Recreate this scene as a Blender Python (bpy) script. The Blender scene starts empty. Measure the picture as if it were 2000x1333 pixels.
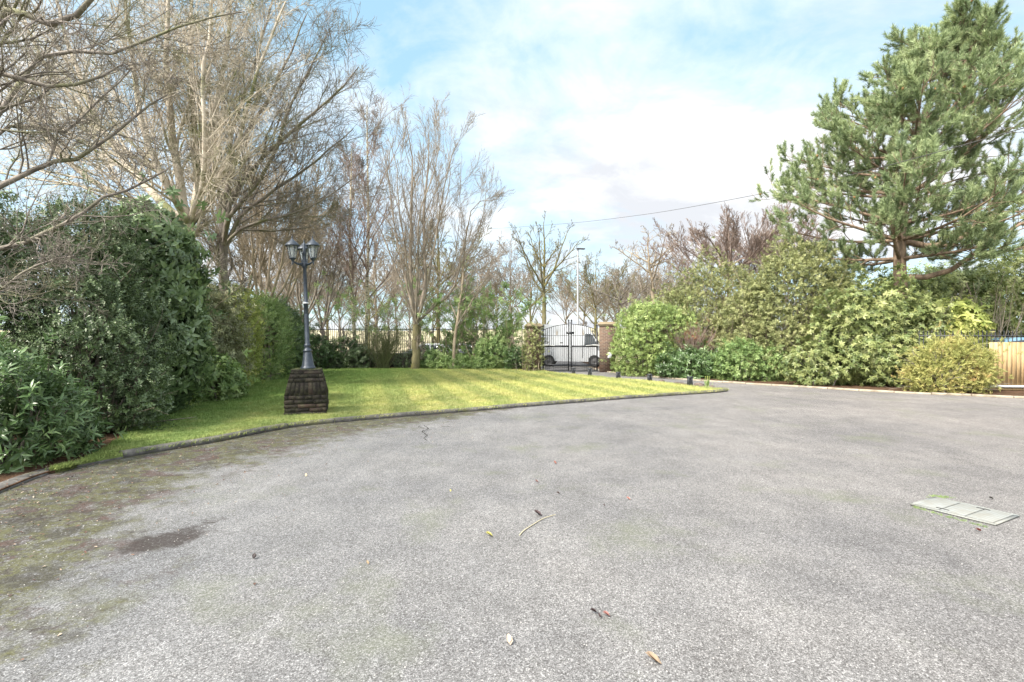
import bpy, bmesh, math, random
import numpy as np
from mathutils import Vector, Matrix

C = bpy.context.scene
COL = C.collection
PI = math.pi
CAMH = 1.6
# ---------------------------------------------------------------- camera
cam = bpy.data.objects.new('camera', bpy.data.cameras.new('camera'))
COL.objects.link(cam); C.camera = cam
cam.data.sensor_width = 36; cam.data.lens = 18.0
cam.data.clip_start = 0.05; cam.data.clip_end = 3000
cam.location = (0, 0, CAMH); cam.rotation_euler = (PI/2, 0, 0)
# ---------------------------------------------------------------- sun and sky
SUN_TO = Vector((-0.57, -0.55, 0.82)).normalized()      # from the scene towards the sun
sun = bpy.data.objects.new('sun', bpy.data.lights.new('sun', 'SUN'))
COL.objects.link(sun)
sun.data.energy = 4.3; sun.data.angle = math.radians(4.0); sun.data.color = (1.0, 0.93, 0.82)
sun.rotation_euler = SUN_TO.to_track_quat('Z', 'Y').to_euler()
w = bpy.data.worlds.new('World'); C.world = w; w.use_nodes = True
nt = w.node_tree; N = nt.nodes; LK = nt.links
bg = N['Background']; bg.inputs['Strength'].default_value = 0.13
sky = N.new('ShaderNodeTexSky'); sky.sky_type = 'NISHITA'; sky.sun_disc = False
sky.sun_elevation = math.asin(SUN_TO.z); sky.sun_rotation = math.atan2(SUN_TO.x, SUN_TO.y)
sky.air_density = 1.0; sky.dust_density = 0.6; sky.ozone_density = 1.0
tc = N.new('ShaderNodeTexCoord'); sp = N.new('ShaderNodeSeparateXYZ'); LK.new(tc.outputs['Generated'], sp.inputs[0])
def wmath(op, a, b):
    m = N.new('ShaderNodeMath'); m.operation = op
    for i, v in enumerate((a, b)):
        if isinstance(v, (int, float)): m.inputs[i].default_value = v
        elif v is not None: LK.new(v, m.inputs[i])
    return m.outputs[0]
zz = wmath('ADD', wmath('MAXIMUM', sp.outputs[2], 0.0), 0.22)
cx_ = wmath('DIVIDE', sp.outputs[0], zz); cy_ = wmath('DIVIDE', sp.outputs[1], zz)
cb = N.new('ShaderNodeCombineXYZ'); LK.new(cx_, cb.inputs[0]); LK.new(cy_, cb.inputs[1]); cb.inputs[2].default_value = 3.7
def wnoise(scale, detail, rough, dist=0.0, off=0.0):
    n = N.new('ShaderNodeTexNoise'); n.inputs['Scale'].default_value = scale; n.inputs['Detail'].default_value = detail
    n.inputs['Roughness'].default_value = rough; n.inputs['Distortion'].default_value = dist
    a = N.new('ShaderNodeVectorMath'); a.operation = 'ADD'; a.inputs[1].default_value = (off, off*.7, 0)
    LK.new(cb.outputs[0], a.inputs[0]); LK.new(a.outputs[0], n.inputs['Vector'])
    return n.outputs['Fac']
def wramp(fac, stops):
    r = N.new('ShaderNodeValToRGB'); e = r.color_ramp.elements
    e[0].position, e[0].color = stops[0][0], (*stops[0][1], 1)
    e[1].position, e[1].color = stops[1][0], (*stops[1][1], 1)
    for p, c in stops[2:]:
        k = e.new(p); k.color = (*c, 1)
    LK.new(fac, r.inputs[0]); return r.outputs[0]
def wdot(v, lo, hi):
    d = N.new('ShaderNodeVectorMath'); d.operation = 'DOT_PRODUCT'; LK.new(tc.outputs['Generated'], d.inputs[0]); d.inputs[1].default_value = Vector(v).normalized()
    r = N.new('ShaderNodeMapRange'); r.interpolation_type = 'SMOOTHSTEP'; r.inputs[1].default_value = lo; r.inputs[2].default_value = hi; LK.new(d.outputs['Value'], r.inputs[0]); return r.outputs[0]
cbase = wmath('ADD', wmath('MULTIPLY', wnoise(0.9, 7, 0.55, 0.4, 1.3), 0.7), wmath('MULTIPLY', wnoise(3.1, 7, 0.62, 0.5, 5.0), 0.3))
cbase = wmath('SUBTRACT', cbase, wmath('MULTIPLY', wdot((-.2, 1, .45), .88, 1.0), 0.09))
cov = wramp(cbase, [(0.36, (0.0,)*3), (0.56, (1.0,)*3)])
# more cloud away from the patch of blue ahead and high up
shade = wramp(wmath('SUBTRACT', wmath('ADD', wmath('MULTIPLY', wnoise(1.3, 6, 0.55, 0.2, 9.0), .65), wmath('MULTIPLY', wnoise(4.0, 6, .6, .6, 2.0), .35)), wmath('MULTIPLY', wmath('SUBTRACT', 1.0, wdot((0, 0, 1), .02, .42)), .09)), [(0.36, (3.5, 3.62, 3.85)), (0.54, (5.2, 5.2, 5.2))])
pale = N.new('ShaderNodeMixRGB'); pale.inputs[0].default_value = 0.55; LK.new(sky.outputs[0], pale.inputs[1]); pale.inputs[2].default_value = (2.6, 4.3, 5.2, 1)
# clouds round the sun, unseen behind the camera, brightened to lift ambient light
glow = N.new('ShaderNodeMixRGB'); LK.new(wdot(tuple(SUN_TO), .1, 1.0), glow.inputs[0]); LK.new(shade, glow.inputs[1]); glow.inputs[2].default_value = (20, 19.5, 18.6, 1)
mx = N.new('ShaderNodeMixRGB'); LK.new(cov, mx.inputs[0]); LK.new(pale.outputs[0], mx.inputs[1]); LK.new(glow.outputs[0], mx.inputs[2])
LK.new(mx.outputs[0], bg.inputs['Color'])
C.view_settings.view_transform = 'Standard'; C.view_settings.look = 'None'
C.view_settings.exposure = 0.95; C.view_settings.gamma = 1.0
C.render.engine = 'CYCLES'

# ---------------------------------------------------------------- helpers
def G(px, py):                        # a point on the ground seen at this place in the photo
    d = 1000*CAMH/(py-665.0); return ((px-1000)/1000*d, d)
def W(px, py, d):                     # a point at depth d
    return np.array(((px-1000)/1000*d, d, CAMH+(665-py)/1000*d))
def tag(o, label=None, cat=None, group=None, kind=None):
    if label: o['label'] = label
    if cat: o['category'] = cat
    if group: o['group'] = group
    if kind: o['kind'] = kind
    return o
def empty(name, loc, label, cat, group=None, rz=0):
    o = bpy.data.objects.new(name, None); COL.objects.link(o); o.location = loc; o.rotation_euler = (0, 0, rz)
    o.empty_display_size = 0.1
    return tag(o, label, cat, group)

class MA:                              # numpy mesh accumulator (world or local coordinates)
    def __init__(s): s.V = []; s.F = []; s.n = 0; s.r = []
    def add(s, V, F, r=None):
        V = np.asarray(V, float).reshape(-1, 3); F = np.asarray(F, int)
        if len(V) == 0 or len(F) == 0: return s
        s.V.append(V); s.F.append(F + s.n); s.n += len(V)
        s.r.append(np.full(len(V), 0.5) if r is None else np.broadcast_to(np.asarray(r, float), (len(V),)))
        return s
    def box(s, c, sz, rz=0, r=None, taper=1.0):
        a = np.array([(x, y, z) for z in (-1, 1) for y in (-1, 1) for x in (-1, 1)], float)*.5
        t = np.where(a[:, 2] > 0, taper, 1.0); a[:, 0] *= t; a[:, 1] *= t
        a = a*np.array(sz)
        if rz:
            co, si = math.cos(rz), math.sin(rz); a[:, :2] = np.stack((a[:, 0]*co-a[:, 1]*si, a[:, 0]*si+a[:, 1]*co), 1)
        return s.add(a+np.array(c), [(0, 2, 3, 1), (4, 5, 7, 6), (0, 1, 5, 4), (2, 6, 7, 3), (0, 4, 6, 2), (1, 3, 7, 5)], r)
    def tube(s, P, R, k=8, r=None, cap=True):
        V, F = tubes(np.asarray(P, float)[None], np.broadcast_to(np.asarray(R, float), (1, len(P))), k)
        s.add(V, F, r)
        if cap:
            for rg in (V[:k][::-1], V[-k:]):
                c = rg.mean(0); s.add(np.vstack((rg, c)), [(i, (i+1) % k, k) for i in range(k)], r)
        return s
    def lathe(s, prof, c=(0, 0, 0), k=16, r=None):
        an = np.arange(k)*2*PI/k; V = []
        for rad, z in prof: V.append(np.stack((np.cos(an)*rad, np.sin(an)*rad, np.full(k, z)), 1))
        V = np.concatenate(V)+np.array(c); m = len(prof)
        F = [(i*k+j, i*k+(j+1) % k, (i+1)*k+(j+1) % k, (i+1)*k+j) for i in range(m-1) for j in range(k)]
        return s.add(V, F, r)
    def build(s, name, mat, parent=None, smooth=False, bevel=0, local=None):
        me = bpy.data.meshes.new(name)
        V = np.concatenate(s.V); me.vertices.add(len(V)); 
        if parent is not None and local is None:
            V = V-np.array(parent.location)
        me.vertices.foreach_set('co', V.astype(np.float32).ravel())
        loops = np.concatenate([f.ravel() for f in s.F]); tot = np.concatenate([np.full(len(f), f.shape[1]) for f in s.F])
        me.loops.add(len(loops)); me.loops.foreach_set('vertex_index', loops.astype(np.int32))
        me.polygons.add(len(tot)); st = np.concatenate(([0], np.cumsum(tot)[:-1]))
        me.polygons.foreach_set('loop_start', st.astype(np.int32))
        me.update(calc_edges=True)
        a = me.attributes.new('rnd', 'FLOAT', 'POINT'); a.data.foreach_set('value', np.concatenate(s.r).astype(np.float32))
        if smooth: me.polygons.foreach_set('use_smooth', np.ones(len(tot), bool))
        me.validate(); me.materials.append(mat)
        o = bpy.data.objects.new(name, me); COL.objects.link(o)
        if parent is not None: o.parent = parent
        if bevel:
            b = o.modifiers.new('b', 'BEVEL'); b.width = bevel; b.segments = 2; b.limit_method = 'ANGLE'
        return o

def nrm(v): return v/np.maximum(np.linalg.norm(v, axis=-1, keepdims=True), 1e-9)
def perp(T, rng):
    a = rng.normal(size=T.shape); return nrm(a-(a*T).sum(-1, keepdims=True)*T)
def tubes(P, R, k):                    # P (N,K,3), R (N,K)
    n, K, _ = P.shape
    T = np.gradient(P, axis=1); T = nrm(T)
    ref = np.where(np.abs(T[:, :1, 2:3]) > .9, np.array([1., 0, 0]), np.array([0, 0, 1.]))
    A = nrm(np.cross(T, np.broadcast_to(ref, T.shape))); B = np.cross(T, A)
    an = np.arange(k)*2*PI/k
    V = P[:, :, None]+R[:, :, None, None]*(A[:, :, None]*np.cos(an)[None, None, :, None]+B[:, :, None]*np.sin(an)[None, None, :, None])
    i = np.arange(n)[:, None, None]; j = np.arange(K-1)[None, :, None]; q = np.arange(k)[None, None, :]
    b = i*K*k+j*k; q2 = (q+1) % k
    F = np.stack((b+q, b+q2, b+k+q2, b+k+q), -1).reshape(-1, 4)
    return V.reshape(-1, 3), F

# ---- materials
def mat(name, col=(.5, .5, .5), rough=.8, metal=0, spec=.5):
    m = bpy.data.materials.new(name); m.use_nodes = True; b = m.node_tree.nodes['Principled BSDF']
    b.inputs['Base Color'].default_value = (*col, 1); b.inputs['Roughness'].default_value = rough
    b.inputs['Metallic'].default_value = metal; b.inputs['Specular IOR Level'].default_value = spec
    return m
class NB:                              # tiny node builder
    def __init__(s, m): s.t = m.node_tree; s.N = s.t.nodes; s.L = s.t.links; s.b = s.N['Principled BSDF']
    def put(s, v, sock):
        if hasattr(v, 'node'): s.L.new(v, sock)
        elif v is not None: sock.default_value = v if not isinstance(v, tuple) or len(v) == 4 or sock.type != 'RGBA' else (*v, 1)
    def co(s, kind='Object'):
        return s.N.new('ShaderNodeTexCoord').outputs[kind]
    def geo(s): return s.N.new('ShaderNodeNewGeometry').outputs['Position']
    def attr(s, n):
        a = s.N.new('ShaderNodeAttribute'); a.attribute_name = n; return a.outputs['Fac']
    def noise(s, sc, det=4, ro=.55, vec=None, dist=0):
        n = s.N.new('ShaderNodeTexNoise'); n.inputs['Scale'].default_value = sc; n.inputs['Detail'].default_value = det
        n.inputs['Roughness'].default_value = ro; n.inputs['Distortion'].default_value = dist
        s.L.new(vec if vec is not None else s.geo(), n.inputs['Vector']); return n.outputs['Fac']
    def vor(s, sc, vec=None, out='Color'):
        n = s.N.new('ShaderNodeTexVoronoi'); n.inputs['Scale'].default_value = sc
        s.L.new(vec if vec is not None else s.geo(), n.inputs['Vector']); return n.outputs[out]
    def m(s, op, a, b=None, c=None, clamp=False):
        n = s.N.new('ShaderNodeMath'); n.operation = op; n.use_clamp = clamp
        s.put(a, n.inputs[0]); s.put(b, n.inputs[1]); s.put(c, n.inputs[2]); return n.outputs[0]
    def ramp(s, f, stops, interp='LINEAR'):
        r = s.N.new('ShaderNodeValToRGB'); r.color_ramp.interpolation = interp; e = r.color_ramp.elements
        for i, (p, c) in enumerate(stops):
            c = (c, c, c) if isinstance(c, (int, float)) else c
            k = e[i] if i < 2 else e.new(p)
            k.position = p; k.color = (*c, 1)
        s.L.new(f, r.inputs[0]); return r.outputs[0]
    def mix(s, f, a, b, mode='MIX'):
        n = s.N.new('ShaderNodeMixRGB'); n.blend_type = mode; s.put(f, n.inputs[0]); s.put(a, n.inputs[1]); s.put(b, n.inputs[2]); return n.outputs[0]
    def map(s, scale=(1, 1, 1), rot=(0, 0, 0), loc=(0, 0, 0), vec=None):
        n = s.N.new('ShaderNodeMapping'); n.inputs['Scale'].default_value = scale; n.inputs['Rotation'].default_value = rot; n.inputs['Location'].default_value = loc
        s.L.new(vec if vec is not None else s.geo(), n.inputs['Vector']); return n.outputs[0]
    def bump(s, h, st=.4, dist=.02):
        n = s.N.new('ShaderNodeBump'); n.inputs['Strength'].default_value = st; n.inputs['Distance'].default_value = dist
        s.L.new(h, n.inputs['Height']); s.L.new(n.outputs[0], s.b.inputs['Normal'])
    def base(s, c): s.L.new(c, s.b.inputs['Base Color'])
def foliage(name, cols, rough=.5, trans=.25, big=.35, spec=.4):
    m = mat(name, rough=rough, spec=spec); n = NB(m)
    f = n.m('ADD', n.m('MULTIPLY', n.attr('rnd'), 1-big), n.m('MULTIPLY', n.ramp(n.noise(1.1, 3), [(.3, 0.0), (.7, 1.0)]), big))
    cols = [tuple(.88*v+.12*(.25*c[0]+.65*c[1]+.1*c[2]) for v in c) for c in cols]
    st = [(i/(len(cols)-1), c) for i, c in enumerate(cols)]
    c = n.ramp(f, st); n.base(c)
    t = n.N.new('ShaderNodeBsdfTranslucent'); n.L.new(c, t.inputs[0])
    x = n.N.new('ShaderNodeMixShader'); x.inputs[0].default_value = trans
    n.L.new(n.b.outputs[0], x.inputs[1]); n.L.new(t.outputs[0], x.inputs[2]); n.L.new(x.outputs[0], n.N['Material Output'].inputs[0])
    return m
def bark(name, c1, c2, sc=6, moss=None, rough=.85):
    m = mat(name, rough=rough, spec=.2); n = NB(m)
    c = n.ramp(n.noise(sc, 5, .6, n.map((1, 1, .35))), [(.35, c1), (.65, c2)])
    if moss: c = n.mix(n.ramp(n.noise(1.3, 4), [(.5, 0.0), (.65, 1.0)]), c, (*moss, 1))
    n.base(c); n.bump(n.noise(sc*5, 4), .5, .02); return m

M = {}
M['dark_leaf'] = foliage('dark_leaf', [(.04, .065, .025), (.08, .13, .045), (.14, .21, .08), (.33, .40, .22)], .38, .15, spec=.6)
M['laurel'] = foliage('laurel_leaf', [(.03, .06, .018), (.06, .12, .033), (.11, .2, .055), (.24, .33, .12)], .33, .2, spec=.6)
M['glossy'] = foliage('glossy_laurel_leaf', [(.05, .085, .03), (.11, .18, .065), (.2, .30, .12), (.40, .50, .27)], .3, .2, spec=.65)
M['yellowgreen'] = foliage('yellow_green_leaf', [(.14, .20, .035), (.28, .36, .06), (.46, .50, .11), (.62, .60, .2)], .5, .35)
M['midgreen'] = foliage('mid_green_leaf', [(.065, .12, .035), (.15, .25, .06), (.26, .37, .11), (.42, .5, .2)], .45, .3)
M['hedge'] = foliage('hedge_leaf', [(.09, .15, .04), (.2, .29, .07), (.34, .44, .12), (.54, .58, .24)], .4, .3)
M['olive'] = foliage('olive_leaf', [(.09, .11, .04), (.19, .22, .075), (.33, .35, .13), (.5, .49, .24)], .5, .3)
M['greygreen'] = foliage('grey_green_leaf', [(.1, .12, .065), (.2, .22, .11), (.32, .34, .18), (.46, .46, .28)], .5, .3)
M['rhodo'] = foliage('rhododendron_leaf', [(.07, .11, .035), (.15, .20, .055), (.29, .33, .10), (.5, .5, .22)], .38, .3)
M['heather'] = foliage('heather_leaf', [(.17, .19, .05), (.32, .34, .08), (.45, .42, .12), (.56, .32, .14)], .6, .3, big=.45)
M['palegreen'] = foliage('pale_green_leaf', [(.1, .18, .06), (.2, .32, .1), (.34, .46, .16), (.5, .56, .24)], .5, .4)
M['needle'] = foliage('pine_needle', [(.06, .095, .045), (.18, .25, .11), (.34, .42, .19), (.54, .57, .29)], .5, .25)
M['broom'] = foliage('broom_stem', [(.07, .085, .03), (.12, .14, .05), (.18, .2, .07)], .6, .1)
M['bracken'] = foliage('bracken', [(.12, .05, .025), (.23, .1, .05), (.34, .17, .09)], .8, .2)
M['grass'] = None
M['bark_pale'] = bark('pale_bark', (.36, .31, .25), (.62, .56, .47), 5, (.16, .17, .08))
M['bark_dark'] = bark('dark_bark', (.12, .104, .092), (.26, .23, .2), 6, (.17, .17, .1))
M['bark_grey'] = bark('grey_bark', (.16, .135, .11), (.30, .26, .21), 6)
M['bark_moss'] = bark('mossy_bark', (.1, .09, .05), (.2, .18, .1), 6, (.16, .15, .05))
M['bark_red'] = bark('reddish_bark', (.17, .125, .105), (.30, .235, .2), 6)
M['bark_tan'] = bark('tan_bark', (.2, .165, .12), (.35, .295, .22), 6)
M['bark_pine'] = bark('pine_bark', (.12, .09, .065), (.29, .21, .15), 9)
mb = mat('birch_bark', rough=.8, spec=.2); n = NB(mb)
n.base(n.mix(n.ramp(n.noise(5, 4, .6, n.map((1, 1, 3.5))), [(.5, 0.0), (.6, 1.0)]), (.5, .46, .34, 1), (.08, .07, .05, 1))); M['birch'] = mb

# ---- leaf templates
def leaf(L, Wd, droop=.2, fold=.25):
    t = np.array([0, .3, .68, 1.]); wv = np.array([0, .5, .42, 0])*Wd
    mid = np.stack((np.zeros(4), t*L, -droop*L*t**2), 1)
    l = mid[1:3]+np.stack((-wv[1:3], np.zeros(2), fold*wv[1:3]), 1); r = mid[1:3]+np.stack((wv[1:3], np.zeros(2), fold*wv[1:3]), 1)
    V = np.vstack((mid, l, r))
    F = [(0, 1, 4), (0, 6, 1), (4, 1, 2), (4, 2, 5), (1, 6, 7), (1, 7, 2), (5, 2, 3), (2, 7, 3)]
    return V, np.array(F)
def leaf2(L, Wd, droop=.15, fold=.25):
    V = np.array([(0, 0, 0), (-Wd/2, L*.45, fold*Wd/2-droop*L*.3), (0, L, -droop*L), (Wd/2, L*.45, fold*Wd/2-droop*L*.3)])
    return V, np.array([(0, 3, 2), (0, 2, 1)])
def rotm(ax, a):
    return np.array(Matrix.Rotation(a, 3, Vector(ax)))
def sprig(rng, n, L, Wd, stem, ang, fine=True, droop=.2, spread=1.0, whorl=False):
    """leaves set round a stem that runs up +Z; ang = angle of the leaves from the stem"""
    V = []; F = []; R = []; c = 0
    for i in range(n):
        sc = rng.uniform(.75, 1.15)
        v, f = (leaf if fine else leaf2)(L*sc, Wd*sc, droop, .3)
        a = ang*rng.uniform(.7, 1.25); z = stem*(i/n if not whorl else rng.uniform(.85, 1))
        m = rotm((0, 0, 1), i*2.4+rng.uniform(-.4, .4)) @ rotm((1, 0, 0), PI/2-a) @ rotm((0, 1, 0), rng.uniform(-.5, .5))
        V.append(v @ m.T+np.array([0, 0, z])); F.append(f+c); c += len(v); R.append(np.full(len(v), rng.uniform(-1, 1)))
    return np.concatenate(V), np.concatenate(F), np.concatenate(R)
def brush(rng, n, L, wd, stem, tip=.9):
    V = []; F = []; R = []
    for i in range(n):
        t = (i+rng.uniform())/n; a = rng.uniform(0, 2*PI); el = rng.uniform(.6, 1.25)*(1-.3*t)
        d = np.array([math.cos(a)*math.sin(el), math.sin(a)*math.sin(el), math.cos(el)]); b = np.array([0, 0, t*stem])
        s = nrm(np.cross(d, rng.normal(size=3)))*wd/2; l = L*rng.uniform(.7, 1.1)
        V += [b-s, b+s, b+d*l]; F.append((3*i, 3*i+1, 3*i+2)); R += [rng.uniform(-1, 1)]*3
    return np.array(V), np.array(F), np.array(R)
def place(ma, temps, P, D, S, rng, rv=None, k=.25):
    """instance templates at P, stem along D, scale S"""
    n = len(P); which = rng.integers(0, len(temps), n); D = nrm(D); X = perp(D, rng); Y = np.cross(D, X)
    r0 = rng.uniform(0, 1, n) if rv is None else rv
    for ti, (v, f, r) in enumerate(temps):
        i = np.nonzero(which == ti)[0]
        if not len(i): continue
        q = (v[None, :, 0:1]*X[i][:, None]+v[None, :, 1:2]*Y[i][:, None]+v[None, :, 2:3]*D[i][:, None])*np.reshape(S[i], (-1, 1, 1))+P[i][:, None]
        ff = f[None]+(np.arange(len(i))*len(v))[:, None, None]
        ma.add(q.reshape(-1, 3), ff.reshape(-1, f.shape[1]), np.clip(r0[i][:, None]*(1-k)+k*(.5+.5*r[None]), 0, 1).ravel())
RT = np.random.default_rng(5)
T = {
 'laurel': [sprig(RT, 10, .14, .033, .17, .85, True, .3) for _ in range(4)],
 'glossy': [sprig(RT, 9, .13, .055, .16, 1.15, True, .45) for _ in range(4)],
 'small': [sprig(RT, 16, .045, .028, .2, 1.0, False) for _ in range(4)],
 'holly': [sprig(RT, 12, .065, .042, .2, 1.0, False) for _ in range(4)],
 'mid': [sprig(RT, 10, .1, .045, .18, 1.0, False, .3) for _ in range(4)],
 'rhodo': [sprig(RT, 9, .16, .055, .06, 1.35, True, .35, whorl=True) for _ in range(4)],
 'feather': [sprig(RT, 16, .09, .016, .24, .75, False, .1) for _ in range(4)],
 'heather': [sprig(RT, 12, .09, .022, .14, .6, False, .1) for _ in range(4)],
 'pinnate': [sprig(RT, 14, .15, .05, .3, 1.1, False, .35) for _ in range(4)],
 'pine': [brush(RT, 80, .155, .018, .27) for _ in range(5)],
}

# ---- shrubs
def lump(U, seed, amp):
    r = np.random.default_rng(seed); s = np.zeros(len(U))
    for k in range(7):
        d = r.normal(size=3)*(1.6+k*.9); s += np.sin(U @ d+r.uniform(0, 6))/(1+.45*k)
    return 1+amp*s/2.2
def shell(blobs, dens, rng, inner=.4, amp=.14, p=2.0, zmin=0.03):
    """points near the surface of a union of lumpy (super)ellipsoids, with outward normals"""
    P = []; D = []
    for bi, (c, r) in enumerate(blobs):
        c = np.array(c, float); r = np.array(r, float)
        A = 4*PI*((r[0]*r[1])**1.6/3+(r[0]*r[2])**1.6/3+(r[1]*r[2])**1.6/3)**(1/1.6)
        n = int(A*dens); U = nrm(rng.normal(size=(n, 3)))
        q = U/(np.abs(U)**p).sum(1, keepdims=True)**(1/p)
        k = lump(U*2, int(abs(c[0]*37+c[1]*11))+bi, amp)*(1-inner*rng.uniform(0, 1, n)**2.2)
        X = c+q*r*k[:, None]; Nn = nrm(np.sign(q)*np.abs(q)**(p-1)/r)
        ok = X[:, 2] > zmin
        for bj, (c2, r2) in enumerate(blobs):
            if bj != bi: ok &= (((np.abs(X-np.array(c2))/np.array(r2))**p).sum(1) > .62)
        P.append(X[ok]); D.append(Nn[ok])
    return np.concatenate(P), np.concatenate(D)
SK = [100]
def shrub(name, label, cat, blobs, kind, m, dens=70, scale=1.0, up=.35, jit=.5, inner=.4, amp=.14, p=2.0, group=None, stems=14, stem_mat='bark_dark', poke=0, sr=.012, stray=.12):
    SK[0] += 1; rng = np.random.default_rng(SK[0])
    b0 = blobs[0][0]; root = empty(name, (b0[0], b0[1], 0), label, cat, group)
    P, D = shell(blobs, dens, rng, inner, amp, p)
    ma = MA(); d = nrm(D)+np.array([0, 0, up])+rng.normal(size=P.shape)*jit
    st_ = rng.uniform(size=len(P)) < stray; P[st_] += nrm(D[st_]+np.array([0, 0, .6]))*rng.exponential(.12*scale**.5+.05, (int(st_.sum()), 1))
    place(ma, T[kind], P-nrm(d)*.08*scale, d, rng.uniform(.7, 1.25, len(P))*scale, rng)
    ma.build('foliage', M[m], root)
    # stems from the base out into the leaves
    sa = MA(); k = rng.integers(0, len(P), stems+poke); K = 7; t = np.linspace(0, 1, K)[None, :, None]
    E = P[k].copy(); E[stems:] += nrm(D[k[stems:]]+np.array([0, 0, .5]))*rng.uniform(.15, .5, (poke, 1))
    B = np.stack([[b[0][0], b[0][1], 0] for b in blobs])[np.argmin([[np.linalg.norm(e-np.array(b[0])) for b in blobs] for e in E], axis=1)]
    B = B+rng.normal(size=B.shape)*np.array([.22, .22, 0])
    mid = B*.5+E*.5; mid[:, :2] = B[:, :2]*.75+E[:, :2]*.25; mid[:, 2] += .1
    PP = (1-t)**2*B[:, None]+2*t*(1-t)*mid[:, None]+t*t*E[:, None]+rng.normal(size=(len(E), K, 3))*.02*t
    RR = np.linspace(2.0, .35, K)[None]*sr*rng.uniform(.7, 1.3, (len(E), 1))
    V, F = tubes(PP, RR, 5); sa.add(V, F)
    c2, r2 = grow(PP, RR, 3, rng, t0=.4, ang=.7, lf=.35, K=5, wig=.25, up=.1, rf=.6, rmin=.003)
    V, F = tubes(c2, r2, 3); sa.add(V, F)
    sa.build('stem', M[stem_mat], root)
    return root

# ---- bare trees
def grow(P, R, n, rng, t0=.25, t1=.97, ang=.7, lf=.5, K=6, wig=.12, up=.08, rf=.55, rmin=.004, lmin=.0, len_abs=None):
    N0, Kp, _ = P.shape
    seg = np.linalg.norm(np.diff(P, axis=1), axis=2).sum(1)
    par = np.repeat(np.arange(N0), n); m = len(par)
    t = t0+(t1-t0)*((np.tile(np.arange(n), N0)+rng.uniform(0, 1, m))/n)
    f = t*(Kp-1); i = np.minimum(f.astype(int), Kp-2); u = (f-i)[:, None]
    S = P[par, i]*(1-u)+P[par, i+1]*u; Tn = nrm(P[par, i+1]-P[par, i]); r0 = (R[par, i]*(1-u[:, 0])+R[par, i+1]*u[:, 0])*rf
    L = seg[par]*lf*(1-.55*t)*rng.uniform(.6, 1.35, m)+lmin
    if len_abs: L = rng.uniform(*len_abs, m)
    a = ang*rng.uniform(.7, 1.3, m)[:, None]
    d = np.cos(a)*Tn+np.sin(a)*perp(Tn, rng); out = [S]; cur = S
    for k in range(K-1):
        d = nrm(d+rng.normal(size=d.shape)*wig+np.array([0, 0, up])); cur = cur+d*(L/(K-1))[:, None]; out.append(cur)
    Q = np.stack(out, 1); rr = np.maximum(r0[:, None]*np.linspace(1, .3, K)[None], rmin)
    return Q, rr
def limb(pts, r0, r1, K=12, rng=None, wob=.0):
    pts = np.array(pts, float); s = np.concatenate(([0], np.cumsum(np.linalg.norm(np.diff(pts, axis=0), axis=1)))); s /= s[-1]
    # Catmull-Rom through the points
    t = np.linspace(0, 1, K); out = []
    for x in t:
        i = min(max(np.searchsorted(s, x)-1, 0), len(pts)-2); u = (x-s[i])/max(s[i+1]-s[i], 1e-6)
        p0 = pts[max(i-1, 0)]; p1 = pts[i]; p2 = pts[i+1]; p3 = pts[min(i+2, len(pts)-1)]
        out.append(.5*((2*p1)+(-p0+p2)*u+(2*p0-5*p1+4*p2-p3)*u*u+(-p0+3*p1-3*p2+p3)*u**3))
    P = np.array(out)
    if rng is not None and wob: P[1:] += rng.normal(size=(K-1, 3))*wob
    return P, np.linspace(1, 0, K)**.8*(r0-r1)+r1
def bare_tree(name, label, limbs, levels, m, seed, group=None, cat='tree', rmin=.006, tm=None):
    """limbs[0] is the trunk; levels = dicts for grow()"""
    rng = np.random.default_rng(seed); base = limbs[0][0][0]
    root = empty(name, (base[0], base[1], base[2]), label, cat, group)
    PR = [limb(p, r0, r1, 12, rng, .02) for p, r0, r1 in limbs]
    P = np.stack([a for a, b in PR]); R = np.stack([b for a, b in PR])
    ma = MA(); V, F = tubes(P[:1], R[:1], 9); ma.add(V, F); ma.build('trunk', M[tm or m], root, smooth=True)
    ma = MA()
    if len(P) > 1: V, F = tubes(P[1:], R[1:], 7); ma.add(V, F)
    for li, lv in enumerate(levels):
        P, R = grow(P, R, rng=rng, rmin=rmin, **lv)
        V, F = tubes(P, R, 4 if li == 0 else 3); ma.add(V, F)
    ma.build('crown', M[m], root)
    return root
def copy_thing(root, loc, rz, sc, label, group=None):
    r = root.copy(); COL.objects.link(r); r.location = loc; r.rotation_euler = (0, 0, rz); r.scale = (sc,)*3
    r['label'] = label
    if group: r['group'] = group
    for ch in list(root.children):
        c = ch.copy(); COL.objects.link(c); c.parent = r
    return r

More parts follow.
